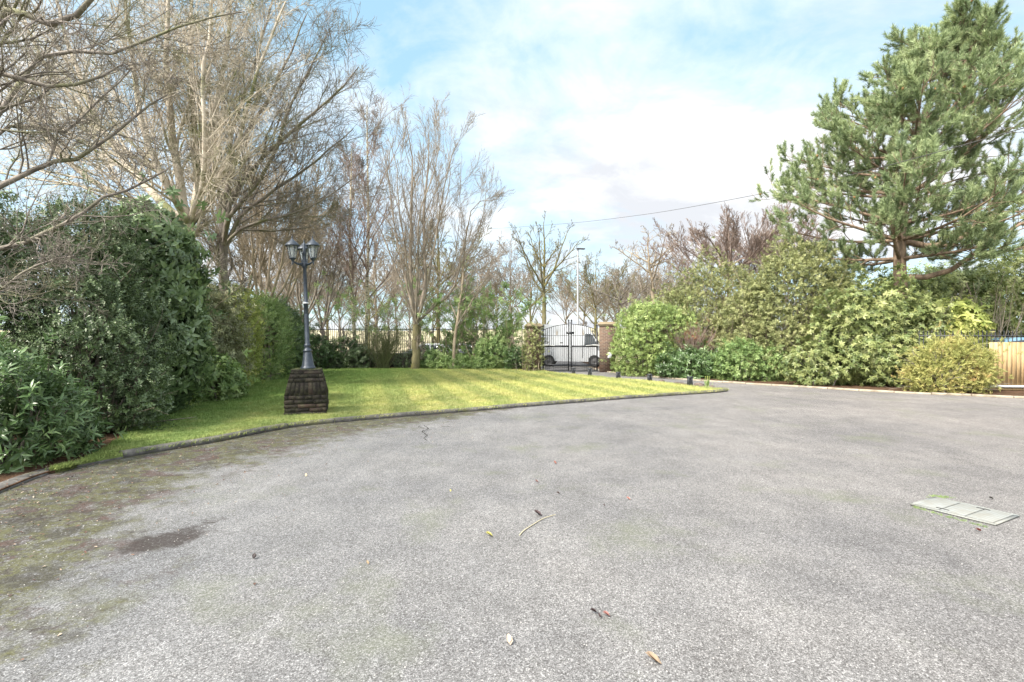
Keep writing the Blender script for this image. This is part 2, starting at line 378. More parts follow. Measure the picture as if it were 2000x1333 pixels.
# ================================================================ THE SETTING
from mathutils.geometry import tessellate_polygon
def cr(pts, n):                        # smooth 2D line through points
    pts = [np.array(p, float) for p in pts]; out = []
    for i in range(len(pts)-1):
        p0 = pts[max(i-1, 0)]; p1 = pts[i]; p2 = pts[i+1]; p3 = pts[min(i+2, len(pts)-1)]
        for k in range(n):
            u = k/n; out.append(.5*((2*p1)+(-p0+p2)*u+(2*p0-5*p1+4*p2-p3)*u*u+(-p0+3*p1-3*p2+p3)*u**3))
    out.append(pts[-1]); return np.array(out)
def inside(P, poly):
    x, y = P[:, 0], P[:, 1]; c = np.zeros(len(P), bool); n = len(poly); j = n-1
    for i in range(n):
        xi, yi = poly[i]; xj, yj = poly[j]
        c ^= ((yi > y) != (yj > y)) & (x < (xj-xi)*(y-yi)/((yj-yi) or 1e-9)+xi); j = i
    return c
def sheet(name, poly, z, m, kind='structure', skirt=0.0):
    poly = [tuple(p) for p in poly]; ma = MA()
    tr = tessellate_polygon([[Vector((x, y, 0)) for x, y in poly]])
    V = np.array([(x, y, z) for x, y in poly]); F = []
    for a, b, c in tr:
        cr_ = (V[b]-V[a])[0]*(V[c]-V[a])[1]-(V[b]-V[a])[1]*(V[c]-V[a])[0]
        F.append((a, b, c) if cr_ > 0 else (a, c, b))
    ma.add(V, F)
    if skirt:
        k = len(poly); V2 = np.vstack((V, V-np.array([0, 0, skirt])))
        ma.add(V2, [(i, i+k, (i+1) % k+k, (i+1) % k) for i in range(k)])
    return tag(ma.build(name, m), kind=kind)
def sweep(ma, path, prof, r=None):     # prof: (offset to the left of the path, z)
    path = np.array(path); t = np.gradient(path, axis=0); t /= np.linalg.norm(t, axis=1)[:, None]; nl = np.stack((-t[:, 1], t[:, 0]), 1)
    k = len(prof); V = []
    for o, z in prof: V.append(np.column_stack((path+nl*o, np.full(len(path), z))))
    V = np.stack(V, 1).reshape(-1, 3)
    F = [(i*k+j, i*k+(j+1) % k, (i+1)*k+(j+1) % k, (i+1)*k+j) for i in range(len(path)-1) for j in range(k)]
    ma.add(V, F, r); return ma

near = cr([G(-500, 1230), G(-200, 1045), G(0, 962), G(80, 930), G(160, 909), G(300, 883), G(420, 863), G(520, 843), G(600, 830), G(740, 817), G(900, 804), G(1050, 792), G(1200, 780), G(1320, 771.5), G(1390, 767), G(1415, 764.5), G(1421, 762.5), G(1412, 761)], 8)
back = cr([G(1412, 761), G(1347, 755), G(1269, 746), G(1207, 740.5), G(1153, 735), G(1120, 732), G(1068, 727)], 6)
far = cr([G(1068, 727), G(1040, 722), G(900, 720.5), G(700, 720.5), G(600, 723), G(545, 728)], 5)
left = cr([G(545, 728), G(480, 743), G(400, 774), G(300, 818), G(180, 897), G(100, 925)], 6)
i0 = int(np.argmin(np.linalg.norm(near-np.array(G(100, 925)), axis=1)))
lawn_poly = np.vstack((near[i0:], back[1:], far[1:], left[1:-1]))
rk = cr([(4.6, 30.6), (4.75, 27), G(1196, 727), G(1240, 731.5), G(1300, 738), G(1440, 748), G(1560, 755), G(1700, 764), G(1900, 773), G(2000, 777), (17.5, 13.6), (23, 12.6)], 6)

# driveway: worn asphalt with aggregate, moss by the left kerb
m = mat('asphalt', rough=.9, spec=.25); n = NB(m)
warm = n.ramp(n.m('MULTIPLY_ADD', n.N.new('ShaderNodeSeparateXYZ').outputs[0], 0, 0), [(0, 0), (1, 1)])
sx = n.N.new('ShaderNodeSeparateXYZ'); n.L.new(n.geo(), sx.inputs[0])
v1 = n.vor(210); v2 = n.vor(105)
bw1 = n.N.new('ShaderNodeRGBToBW'); n.L.new(v1, bw1.inputs[0]); bw2 = n.N.new('ShaderNodeRGBToBW'); n.L.new(v2, bw2.inputs[0])
grain = n.m('ADD', n.m('MULTIPLY', bw1.outputs[0], .6), n.m('MULTIPLY', bw2.outputs[0], .4))
c = n.ramp(grain, [(.18, (.055, .052, .051)), (.4, (.125, .121, .12)), (.6, (.18, .177, .176)), (.82, (.36, .355, .352))])
patch = n.mix(1, n.ramp(n.noise(.4, 8, .68), [(.3, (.72, .73, .76)), (.52, (1, 1, 1)), (.72, (1.22, 1.2, 1.18))]), n.ramp(n.noise(2.3, 6, .7, n.map((1, .6, 1))), [(.35, .84), (.62, 1.08)]), 'MULTIPLY')
c = n.mix(1, c, patch, 'MULTIPLY')
tint = n.ramp(n.m('MULTIPLY_ADD', sx.outputs[0], .06, .35), [(0.2, (.95, .98, 1.01)), (.9, (1.08, 1.03, 1.0))])
c = n.mix(1, c, tint, 'MULTIPLY')
alg = n.m('MULTIPLY', n.ramp(n.noise(.9, 5, .65, n.map(loc=(7, 3, 0))), [(.55, 0.0), (.75, .5)]), n.ramp(sx.outputs[1], [(.0, 1.0), (1, 1.0)]))
c = n.mix(alg, c, (.125, .14, .085, 1))
mo = n.attr('moss')
mossn = n.m('ADD', mo, n.m('MULTIPLY_ADD', n.noise(2.6, 8, .72), 1.7, -1.02))
mossf = n.ramp(mossn, [(.26, 0.0), (.62, .86)])
mossc = n.ramp(n.noise(1.9, 6, .7, n.map(loc=(3, 9, 0))), [(.3, (.03, .026, .02)), (.42, (.04, .038, .022)), (.5, (.075, .075, .025)), (.55, (.04, .035, .025)), (.62, (.06, .033, .025)), (.7, (.045, .042, .035))])
mossc = n.mix(1, mossc, n.ramp(n.noise(55, 4, .8), [(.35, .45), (.65, 1.5)]), 'MULTIPLY')
c = n.mix(n.m('MULTIPLY', mossf, n.ramp(n.m('ADD', n.m('MULTIPLY', n.noise(38, 5, .8), .5), n.m('MULTIPLY', n.noise(7, 5, .75), .5)), [(.41, .1), (.49, 1.0)])), c, mossc)
c = n.mix(n.m('MULTIPLY', n.ramp(n.m('ADD', n.attr('stain'), n.m('MULTIPLY_ADD', n.noise(9, 7, .75), 1.5, -.78)), [(.24, 0.0), (.55, .88)]), n.ramp(n.noise(40, 3), [(.3, .6), (.5, 1.0)])), c, (.03, .024, .022, 1))
n.base(c); n.bump(grain, .8, .006)
xs = np.arange(-14, 24, .16); ys = np.arange(-5, 31, .16); X, Y = np.meshgrid(xs, ys)
P = np.stack((X.ravel(), Y.ravel()), 1)
kd = np.full(len(P), 99.)
for q in near[:int(len(near)*.75):2]: kd = np.minimum(kd, np.linalg.norm(P-q, axis=1))
fade = np.clip((-P[:, 0]+.5)/4.5, 0, 1)
moss = np.exp(-kd/.7)*(.5+.8*fade)+1.05*fade*np.clip(1-kd/3.6, 0, 1)
moss = np.maximum(moss, .55*np.exp(-(((P[:, 0]+2.6)/1.0)**2+((P[:, 1]-3.0)/1.0)**2)))*1.0
stain = np.zeros(len(P))
for px, py, a, b, s in [(310, 1058, .26, .16, 1.1), (210, 1095, .12, .08, .8), (406, 1019, .15, .09, .95), (436, 1042, .12, .07, .6), (80, 1216, .17, .08, .95), (360, 1040, .2, .1, .7), (150, 1000, .5, .2, .45), (60, 1010, .5, .25, .5), (250, 960, .6, .2, .45), (700, 850, .5, .2, .35), (1405, 932, .13, .08, .3), (870, 832, .2, .1, .5), (905, 1010, .1, .05, .35), (260, 1040, .25, .1, .4), (1190, 813, .5, .25, .22)]:
    gx, gy = G(px, py); stain = np.maximum(stain, s*np.exp(-(((P[:, 0]-gx)/a)**2+((P[:, 1]-gy)/b)**2)))
nx, ny = len(xs), len(ys); ii = np.arange(nx-1)[None]+np.arange(ny-1)[:, None]*nx
F = np.stack((ii, ii+1, ii+1+nx, ii+nx), -1).reshape(-1, 4)
ma = MA(); ma.add(np.column_stack((P, np.zeros(len(P)))), F); dw = tag(ma.build('driveway', m), kind='structure')
a = dw.data.attributes.new('moss', 'FLOAT', 'POINT'); a.data.foreach_set('value', moss.astype(np.float32))
a = dw.data.attributes.new('stain', 'FLOAT', 'POINT'); a.data.foreach_set('value', stain.astype(np.float32))

m = mat('soil', rough=1, spec=.1); n = NB(m)
n.base(n.ramp(n.noise(7, 8, .7), [(.3, (.03, .02, .013)), (.5, (.09, .055, .035)), (.7, (.16, .09, .055))])); n.bump(n.noise(22, 5, .7), .9, .05); soil = m
m = mat('rough_ground', rough=1, spec=.1); n = NB(m)
n.base(n.ramp(n.noise(.8, 8, .65), [(.3, (.07, .08, .03)), (.6, (.15, .15, .06)), (.8, (.22, .18, .09))])); gm = m
S = 1500; ma = MA(); ma.add([(-S, -60, -.03), (S, -60, -.03), (S, S, -.03), (-S, S, -.03)], [(0, 1, 2, 3)]); tag(ma.build('ground', gm), kind='structure')
LBED = [tuple(p) for p in near[:i0]]+[tuple(p) for p in left[::-1][1:]]+[tuple(p) for p in far[::-1][1:]]+[(1.45, 27.2), (1.45, 30.95), (-22, 30.95), (-22, -3)]
sheet('left_bed_soil', LBED, .035, soil, skirt=.06)
rb = [tuple(p) for p in rk]+[(23, 40), (5.3, 40), (5.3, 30.9)]
sheet('right_bed_soil', rb, .035, soil, skirt=.06)
m = mat('street_asphalt', (.11, .11, .115), .9); ma = MA(); ma.add([(-120, 33, -.012), (120, 33, -.012), (120, 41, -.012), (-120, 41, -.012)], [(0, 1, 2, 3)])
tag(ma.build('street', m), kind='structure')
m = mat('footway', (.25, .24, .23), .9); ma = MA(); ma.add([(-120, 31.1, 0), (120, 31.1, 0), (120, 33, 0), (-120, 33, 0)], [(0, 1, 2, 3)])
for x0, x1 in ((-120, 120),): ma.add([(x0, 33, 0), (x1, 33, 0), (x1, 33, -.03), (x0, 33, -.03)], [(0, 1, 2, 3)])
tag(ma.build('pavement', m), kind='structure')
m = mat('straw_field', rough=1, spec=.1); n = NB(m)
n.base(n.ramp(n.noise(.25, 7, .6, n.map((1, 3, 1))), [(.3, (.26, .25, .15)), (.55, (.38, .34, .23)), (.75, (.43, .39, .29))]))
ma = MA(); xs = np.linspace(-260, 260, 90); ys = np.concatenate((np.linspace(41.2, 120, 40), np.linspace(130, 420, 12)))
X, Y = np.meshgrid(xs, ys); Z = 3.9*np.clip((Y-44)/55, 0, 1)**.85+.35*np.sin(X*.07)*np.clip((Y-50)/60, 0, 1)-.02
nx, ny = len(xs), len(ys); ii = np.arange(nx-1)[None]+np.arange(ny-1)[:, None]*nx
ma.add(np.stack((X, Y, Z), -1).reshape(-1, 3), np.stack((ii, ii+1, ii+1+nx, ii+nx), -1).reshape(-1, 4)); tag(ma.build('field', m, smooth=True), kind='structure')

# lawn
STR = math.radians(16)
def stripes(n):
    v = n.map(rot=(0, 0, 0)); s = n.N.new('ShaderNodeSeparateXYZ'); n.L.new(v, s.inputs[0])
    u = n.m('ADD', n.m('MULTIPLY', s.outputs[0], math.cos(STR)), n.m('MULTIPLY', s.outputs[1], math.sin(STR)))
    u = n.m('ADD', u, n.m('MULTIPLY', n.noise(.6, 2), .12))
    sn = n.m('SINE', n.m('MULTIPLY', u, 2*PI/1.25)); return n.ramp(n.m('MULTIPLY_ADD', sn, .5, .5), [(.3, 0.0), (.7, 1.0)]), s
def grasscol(m, rndw):
    n = NB(m); st, s = stripes(n)
    a = n.ramp(n.noise(1.4, 7, .7), [(.3, (.215, .265, .085)), (.5, (.28, .31, .12)), (.7, (.34, .335, .15))])
    b = n.mix(1, a, (1.36, 1.26, 1.25, 1), 'MULTIPLY'); c = n.mix(st, a, b)
    # darker and greener towards the hedge side on the left
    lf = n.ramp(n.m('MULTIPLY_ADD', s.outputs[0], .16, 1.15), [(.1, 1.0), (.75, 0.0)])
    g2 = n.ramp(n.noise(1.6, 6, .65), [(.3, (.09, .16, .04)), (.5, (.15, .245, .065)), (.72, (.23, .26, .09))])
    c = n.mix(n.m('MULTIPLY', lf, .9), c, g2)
    c = n.mix(n.ramp(n.noise(3.3, 6, .75, n.map(loc=(4, 4, 0))), [(.63, 0.0), (.72, .55)]), c, (.12, .085, .035, 1))
    if rndw: c = n.mix(1, c, n.ramp(n.attr('rnd'), [(0, (.6, .68, .55)), (.6, (1.05, 1.05, 1.0)), (1, (1.4, 1.25, 1.15))]), 'MULTIPLY')
    else: c = n.mix(1, c, n.ramp(n.noise(60, 5, .8, n.map((1, .5, 1))), [(.3, .62), (.7, 1.3)]), 'MULTIPLY'); n.bump(n.noise(45, 6, .8), .9, .03)
    n.base(c); return n
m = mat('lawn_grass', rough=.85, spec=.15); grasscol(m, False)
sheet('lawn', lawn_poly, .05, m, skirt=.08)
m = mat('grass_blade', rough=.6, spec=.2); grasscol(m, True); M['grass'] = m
rng = np.random.default_rng(3)
gt = []
for _ in range(4):
    V = []; F = []; R = []
    for i in range(9):
        b = rng.uniform(-.035, .035, 2); h = rng.uniform(.018, .042); d = rng.normal(size=2)*.016; s = nrm(rng.normal(size=2))*.0028
        V += [(b[0]-s[0], b[1]-s[1], 0), (b[0]+s[0], b[1]+s[1], 0), (b[0]+d[0], b[1]+d[1], h)]; F.append((3*i, 3*i+1, 3*i+2)); R += [rng.uniform(-1, 1)]*3
    gt.append((np.array(V), np.array(F), np.array(R)))
lo, hi = lawn_poly.min(0), lawn_poly.max(0)
Pg = rng.uniform(lo, hi, (160000, 2)); Pg = Pg[inside(Pg, lawn_poly)]; keep = rng.uniform(size=len(Pg)) < np.clip(11/Pg[:, 1], .0, 1)**1.2; Pg = Pg[keep]
# longer fringe along the kerb and the bed edge
fr = np.vstack([left[rng.integers(0, len(left), 3500)]+rng.normal(size=(3500, 2))*.10, near[rng.integers(i0, len(near)-12, 5000)]+rng.normal(size=(5000, 2))*.16])
fr = fr[inside(fr, lawn_poly)]
ma = MA(); PP = np.vstack((Pg, fr)); PP = np.column_stack((PP, np.full(len(PP), .048)))
SS = np.concatenate((rng.uniform(.7, 1.2, len(Pg))*np.clip(Pg[:, 1]/9, 1, 2.0), rng.uniform(1, 1.7, len(fr))))
place(ma, gt, PP, np.tile([0, 0, 1.], (len(PP), 1))+rng.normal(size=PP.shape)*.08, SS, rng, k=.6)
ma.build('grass', M['grass']); tag(bpy.data.objects['grass'], kind='stuff')

# kerbs
m = mat('kerb_stone', rough=.9); n = NB(m)
c = n.ramp(n.noise(7, 6, .65), [(.3, (.045, .043, .04)), (.55, (.10, .095, .09)), (.75, (.19, .18, .165))])
c = n.mix(n.ramp(n.noise(2.5, 5, .7, n.map(loc=(2, 2, 2))), [(.52, 0.0), (.66, .7)]), c, (.11, .11, .04, 1)); n.base(c); n.bump(n.noise(25, 5), .6, .02)
kp = near[:-2]; kp = np.vstack((kp, back[:4]))
seg = np.concatenate(([0], np.cumsum(np.linalg.norm(np.diff(kp, axis=0), axis=1)))); st = np.arange(0, seg[-1], .06)
kp = np.stack((np.interp(st, seg, kp[:, 0]), np.interp(st, seg, kp[:, 1])), 1)
ma = MA(); j = 0; rng = np.random.default_rng(9)
while j < len(kp)-3:                   # one kerbstone after another, 0.9 m each with a fine joint
    e = min(j+15, len(kp)-1); h = .085+rng.uniform(-.006, .006)-(.05 if kp[j][1] < 6.2 else 0)
    q = kp[j:e+1].copy(); q[0] += (q[1]-q[0])*.1; q[-1] -= (q[-1]-q[-2])*.1
    wd = .12 if kp[j][1] > 6.2 else .2
    ma.n = ma.n; sweep(ma, q, [(-.01, -.02), (-.01, h-.025), (.015, h-.005), (.035, h), (wd-.02, h), (wd, h-.02), (wd, -.02)]); 
    k = 7; c0 = len(ma.V[-1])
    ma.add(ma.V[-1][:k], [tuple(range(k))]); ma.add(ma.V[-2][-k:], [tuple(range(k))[::-1]])
    j = e
tag(ma.build('kerb', m), kind='structure')
m = mat('edging_stone', rough=.9); n = NB(m)
n.base(n.ramp(n.noise(4, 6, .6), [(.3, (.16, .13, .09)), (.55, (.3, .26, .2)), (.75, (.4, .36, .29))])); n.bump(n.noise(20, 4), .5, .02)
seg = np.concatenate(([0], np.cumsum(np.linalg.norm(np.diff(rk, axis=0), axis=1)))); st = np.arange(0, seg[-1], .15)
rp = np.stack((np.interp(st, seg, rk[:, 0]), np.interp(st, seg, rk[:, 1])), 1)
ma = MA(); j = 0
while j < len(rp)-3:
    e = min(j+6, len(rp)-1); q = rp[j:e+1].copy(); q[0] += (q[1]-q[0])*.06; q[-1] -= (q[-1]-q[-2])*.06; h = .055+rng.uniform(-.008, .008)
    sweep(ma, q, [(-.02, -.02), (-.02, h-.015), (0, h), (.14, h), (.15, h-.02), (.15, -.02)]); j = e
tag(ma.build('edging', m), kind='structure')

# ================================================================ THINGS
IRON = mat('black_iron', (.018, .02, .024), .45, .3); n = NB(IRON)
n.base(n.ramp(n.noise(14, 4), [(.35, (.012, .014, .018)), (.7, (.04, .042, .048))]))
LAMPM = mat('blue_black_paint', (.03, .04, .055), .38, .2); n = NB(LAMPM)
n.base(n.ramp(n.noise(9, 5, .7), [(.3, (.018, .025, .036)), (.6, (.045, .058, .078)), (.8, (.09, .1, .12))]))
glass = mat('lamp_glass', (.72, .76, .74), .25); glass.node_tree.nodes['Principled BSDF'].inputs['Transmission Weight'].default_value = .75
WHITE = mat('white_paint', (.72, .74, .76), .3); n = NB(WHITE); n.base(n.ramp(n.noise(1.5, 5), [(.3, (.48, .51, .54)), (.7, (.56, .58, .61))]))

# ---- brick plinth
m = mat('weathered_brick', rough=.95, spec=.15); n = NB(m)
c = n.ramp(n.attr('rnd'), [(0, (.02, .018, .016)), (.6, (.042, .036, .032)), (1, (.075, .052, .044))])
c = n.mix(n.ramp(n.noise(9, 6, .7), [(.45, 0.0), (.7, .75)]), c, (.09, .09, .055, 1))
c = n.mix(n.ramp(n.noise(16, 5, .7, n.map(loc=(5, 1, 1))), [(.62, 0.0), (.7, .6)]), c, (.2, .17, .15, 1))
n.base(c); n.bump(n.noise(40, 5, .7), .9, .02); PB = m
mortar = mat('mortar', (.035, .033, .028), 1)
px0, py0 = -4.48, 11.2
pl = empty('brick_plinth', (px0, py0, .05), 'squat tapered dark mossy brick plinth carrying the lamp post on the lawn', 'plinth', rz=math.radians(17)); pl.scale = (.93, .93, 1)
hwp = [(-.05, .442), (.40, .442), (.41, .442), (.775, .352), (.78, .335), (.865, .335), (.87, .312), (.93, .312)]
def hw(z): return float(np.interp(z, [a for a, b in hwp], [b for a, b in hwp]))
ma = MA(); zs = [a for a, b in hwp]
for a, b in zip(zs[:-1], zs[1:]):
    v = []
    for z, hh in ((a, hw(a+1e-4)-.012), (b, hw(b-1e-4)-.012)): v += [(-hh, -hh, z), (hh, -hh, z), (hh, hh, z), (-hh, hh, z)]
    ma.add(v, [(0, 1, 5, 4), (1, 2, 6, 5), (2, 3, 7, 6), (3, 0, 4, 7), (4, 5, 6, 7)])
ma.V = [v+np.array([px0, py0, .05]) for v in ma.V]; ma.build('core', mortar, pl)
ma = MA(); rng = np.random.default_rng(4)
def brick(z0, z1, u0, u1, side, pr, rn):
    v = []
    for z in (z0, z1):
        h = hw(z0+(z1-z0)*(.02 if z == z0 else .98)); 
        for dd in (-.05, pr):
            for u in (u0, u1): v.append((u*h, -(h+dd-.012), z))
    v = np.array(v); v += rng.normal(size=v.shape)*.004
    for _ in range(side): v = np.stack((-v[:, 1], v[:, 0], v[:, 2]), 1)
    ma.add(v+np.array([px0, py0, .05]), [(0, 1, 3, 2), (4, 6, 7, 5), (2, 3, 7, 6), (0, 4, 5, 1), (0, 2, 6, 4), (1, 5, 7, 3)], rn)
for side in range(4):
    z = -.04
    for ci, (hgt, nb, stand) in enumerate([(.09, 2.5, 0), (.085, 3, 0), (.085, 2.5, 0), (.09, 4, 0), (.09, 5, 0), (.27, 9, 1), (.09, 3, 0), (.085, 3, 0), (.062, 2, 0)]):
        u = -1; rand0 = rng.uniform(.4, 1)
        while u < .98:
            e = min(1, u+2/nb*(rand0 if u == -1 and not stand else 1)*rng.uniform(.92, 1.08))
            if 1-e < .12: e = 1
            brick(z+.006, z+hgt-.004, u+(.012 if u > -1 else 0), e-(.012 if e < 1 else 0), side, .012+rng.uniform(0, .012), rng.uniform(0, 1)); u = e
        z += hgt
ma.build('brickwork', PB, pl)
ma = MA(); ma.box((px0, py0, .05+.915), (.63, .63, .05), r=.3); ma.build('cap', PB, pl, bevel=.012)
Pm = np.column_stack((rng.uniform(-.31, .31, (260, 2))+np.array([px0, py0]), np.full(260, .988)))
ma = MA(); place(ma, gt, Pm, np.tile([0, 0, 1.], (260, 1)), rng.uniform(.4, .9, 260), rng); ma.build('moss', M['broom'], pl)

# ---- lamp post
lp = empty('lamp_post', (px0+.02, py0, .99), 'three headed black lamp post standing on the brick plinth', 'lamp post'); L0 = (0, 0, 0)
ma = MA(); ma.lathe([(0, .0), (.165, .0), (.165, .03), (.14, .05), (.135, .075), (.125, .09), (.085, .36), (.08, .37), (.098, .385), (.098, .41), (.07, .43), (.055, .47), (.07, .5), (.075, .52), (.06, .54), (.05, .56), (.05, 1.2)], L0, 24)
ma.build('pedestal', LAMPM, lp, smooth=True, local=1)
ma = MA(); ma.lathe([(.05, .57), (.047, 1.42), (.06, 1.43), (.06, 1.45), (.05, 1.46), (.042, 1.48), (.036, 2.2), (.055, 2.22), (.055, 2.26), (.06, 2.36), (.04, 2.42), (.035, 2.5), (.05, 2.52), (.03, 2.56), (.03, 2.72), (.0, 2.78)], L0, 20); ma.build('pole', LAMPM, lp, smooth=True, local=1)
ma = MA(); ma.lathe([(.061, 1.428), (.064, 1.44), (.061, 1.452)], L0, 20); ma.build('ring', WHITE, lp, smooth=True, local=1)
for az in (232, -28, 112):
    a = math.radians(az); dx, dy = math.cos(a), math.sin(a); R = .27; hz = 0
    ma = MA(); t = np.linspace(0, 1, 9)
    ma.tube(np.stack((dx*R*t, dy*R*t, 2.34-.09*np.sin(PI*t)*.7+.0*t), 1), np.linspace(.034, .016, 9), 8)
    ma.tube(np.stack((dx*R*t*.8, dy*R*t*.8, 2.24+.07*t), 1), np.linspace(.03, .012, 9), 6)
    ma.lathe([(0, -.1), (.012, -.08), (.02, -.05), (.012, -.03), (.03, .0), (.05, .03)], (dx*R, dy*R, 2.34), 12)
    ma.build('arm', LAMPM, lp, smooth=True, local=1)
    c = (dx*R, dy*R, 2.37+hz*.0)
    ma = MA(); k = 6
    for q in range(k):
        b = q*2*PI/k+.3; p0 = np.array([math.cos(b)*.062, math.sin(b)*.062, .035])+c; p1 = np.array([math.cos(b)*.112, math.sin(b)*.112, .285])+c
        ma.tube([p0, p1], [.008, .008], 5)
    ma.lathe([(0, -.01), (.045, 0), (.072, .02), (.075, .035), (.05, .04), (0, .04)], c, 18)
    lan = ma.build('lantern', LAMPM, lp, local=1)
    ma = MA(); ma.lathe([(.12, .28), (.15, .285), (.152, .295), (.145, .31), (.115, .35), (.07, .385), (.045, .41), (.03, .43), (.012, .44), (.018, .46), (.006, .5), (0, .52)], c, 18); ma.lathe([(0, .281), (.12, .28)], c, 18)
    o = ma.build('cap', LAMPM, None, smooth=True); o.parent = lan
    ma = MA(); ma.lathe([(.06, .037), (.108, .282)], c, 6); o = ma.build('glass', glass, None); o.parent = lan
    ma = MA(); ma.lathe([(.0, .04), (.02, .04), (.022, .1), (.03, .15), (.018, .2), (0, .215)], c, 10); o = ma.build('bulb', WHITE, None, smooth=True); o.parent = lan
lp.rotation_euler = (0, math.radians(-1.9), 0)

# ---- gate pillars
def brickmat(name, c1, c2, mo, sc=1):
    m = mat(name, rough=.9, spec=.2); n = NB(m); s = n.N.new('ShaderNodeSeparateXYZ'); n.L.new(n.co(), s.inputs[0])
    cbn = n.N.new('ShaderNodeCombineXYZ'); n.L.new(n.m('ADD', s.outputs[0], s.outputs[1]), cbn.inputs[0]); n.L.new(s.outputs[2], cbn.inputs[1])
    b = n.N.new('ShaderNodeTexBrick'); n.L.new(cbn.outputs[0], b.inputs['Vector']); b.inputs['Scale'].default_value = 1
    b.inputs['Brick Width'].default_value = .225; b.inputs['Row Height'].default_value = .075; b.inputs['Mortar Size'].default_value = .009
    b.inputs['Color1'].default_value = (*c1, 1); b.inputs['Color2'].default_value = (*c2, 1); b.inputs['Mortar'].default_value = (*mo, 1)
    n.base(n.mix(n.ramp(n.noise(3, 6), [(.4, 0.0), (.7, .4)]), b.outputs[0], (*[x*.5 for x in c1], 1))); n.bump(b.outputs['Fac'], -.5, .01); return m
BR = brickmat('brown_brick', (.14, .085, .062), (.08, .055, .048), (.22, .19, .15))
BUFF = mat('buff_stone', (.29, .235, .16), .9)
def pillar(x, y, wd, h, label, sgn):
    r = empty('gate_pillar', (x, y, 0), label, 'gate pillar')
    ma = MA(); ma.box((0, 0, h/2), (wd, wd, h)); ma.build('shaft', BR, r, local=1)
    ma = MA(); ma.box((0, 0, h+.03), (wd+.1, wd+.1, .06)); ma.box((0, 0, h+.1), (wd+.18, wd+.18, .08)); ma.box((0, 0, h+.17), (wd+.02, wd+.02, .06)); ma.build('cap', BUFF, r, local=1, bevel=.01)
    return r
pillar(4.95, 26.6, .8, 2.38, 'brown brick gate pillar with buff cap beside the clipped hedge', 1).rotation_euler = (0, 0, -.15)
pillar(1.12, 26.6, .72, 2.3, 'ivy covered gate pillar at the end of the low wall', -1)
# keypad on the pillar by the hedge
kb = MA(); kb.box((0, 0, 0), (.2, .06, .3)); o = kb.build('keypad_box', WHITE, None, bevel=.01); o.location = (4.98, 26.12, .88); tag(o, 'small white keypad box fixed to the brick gate pillar', 'keypad')

# ---- double gate
gt_ = empty('iron_gate', (3.0, 26.45, 0), 'tall black iron double gate with arched top in front of the white van', 'gate')
def arch(u): return 2.2 if abs(u) > 1.28 else 2.2+.27*math.cos(min(abs(u)/1.28, 1)*PI/2)**.8
HALF = 1.42
for sgn in (-1, 1):
    ma = MA()
    for u, wd in ((HALF-.03, .07), (.075, .06)):
        hh = arch(u)+.16; ma.box((sgn*u, 0, hh/2+.03), (wd, .06, hh-.06)); ma.lathe([(0, hh-.02), (.045, hh+.02), (.045, hh+.06), (0, hh+.1)], (sgn*u, 0, 0), 8)
    leafo = ma.build('gate_leaf', IRON, gt_, local=1)
    ma = MA(); nb = 11
    for i in range(1, nb+1):
        u = .075+(HALF-.105)*i/(nb+1); hh = arch(u); ma.box((sgn*u, 0, (hh+.06)/2), (.027, .027, hh-.06))
        u2 = u-(HALF-.105)/(nb+1)/2; ma.box((sgn*u2, 0, .68), (.02, .02, 1.24))
    o = ma.build('bar', IRON, None); o.parent = leafo; tag(o, kind=None)
    for z, h in ((.09, .03), (.22, .025), (.38, .035), (1.88, .02), (1.33, .09)):
        ma = MA(); ma.box((sgn*(HALF+.02)/2, -.012, z), (HALF-.1, .03 if h < .05 else .07, h)); o = ma.build('rail', IRON, None); o.parent = leafo
    ma = MA(); us = np.linspace(.08, HALF-.04, 16); ma.tube([(sgn*u, -.005, arch(u)) for u in us], np.full(16, .018), 6)
    o = ma.build('arched_rail', IRON, None); o.parent = leafo
    ma = MA(); ma.tube([(sgn*(HALF+.1), -.09, 1.37), (sgn*(HALF-.28), -.09, 1.39)], [.045, .045], 10); ma.tube([(sgn*(HALF-.28), -.09, 1.39), (sgn*(HALF-.62), -.07, 1.36)], [.022, .022], 8)
    o = ma.build('closer_arm', mat('galvanised', (.45, .45, .44), .4, .5), None, smooth=True); o.parent = leafo
    # little fleur ornament
    ma = MA(); cxx = sgn*.68
    for s2 in (-1, 1): ma.tube([(cxx, -.02, 1.98), (cxx+s2*.05, -.02, 2.06), (cxx+s2*.02, -.02, 2.12)], [.012]*3, 5); ma.tube([(cxx, -.02, 1.98), (cxx+s2*.06, -.02, 1.9)], [.01]*2, 5)
    ma.tube([(cxx, -.02, 1.9), (cxx, -.02, 2.2)], [.012, .01], 5); o = ma.build('ornament', BUFF, None); o.parent = leafo
ma = MA(); ma.box((0, -.02, 1.3), (.035, .035, 2.55)); ma.build('drop_bolt', IRON, gt_, local=1)
ma = MA(); ma.box((0, -.05, 2.02), (.42, .05, .11)); ma.build('lock_plate', IRON, gt_, local=1)

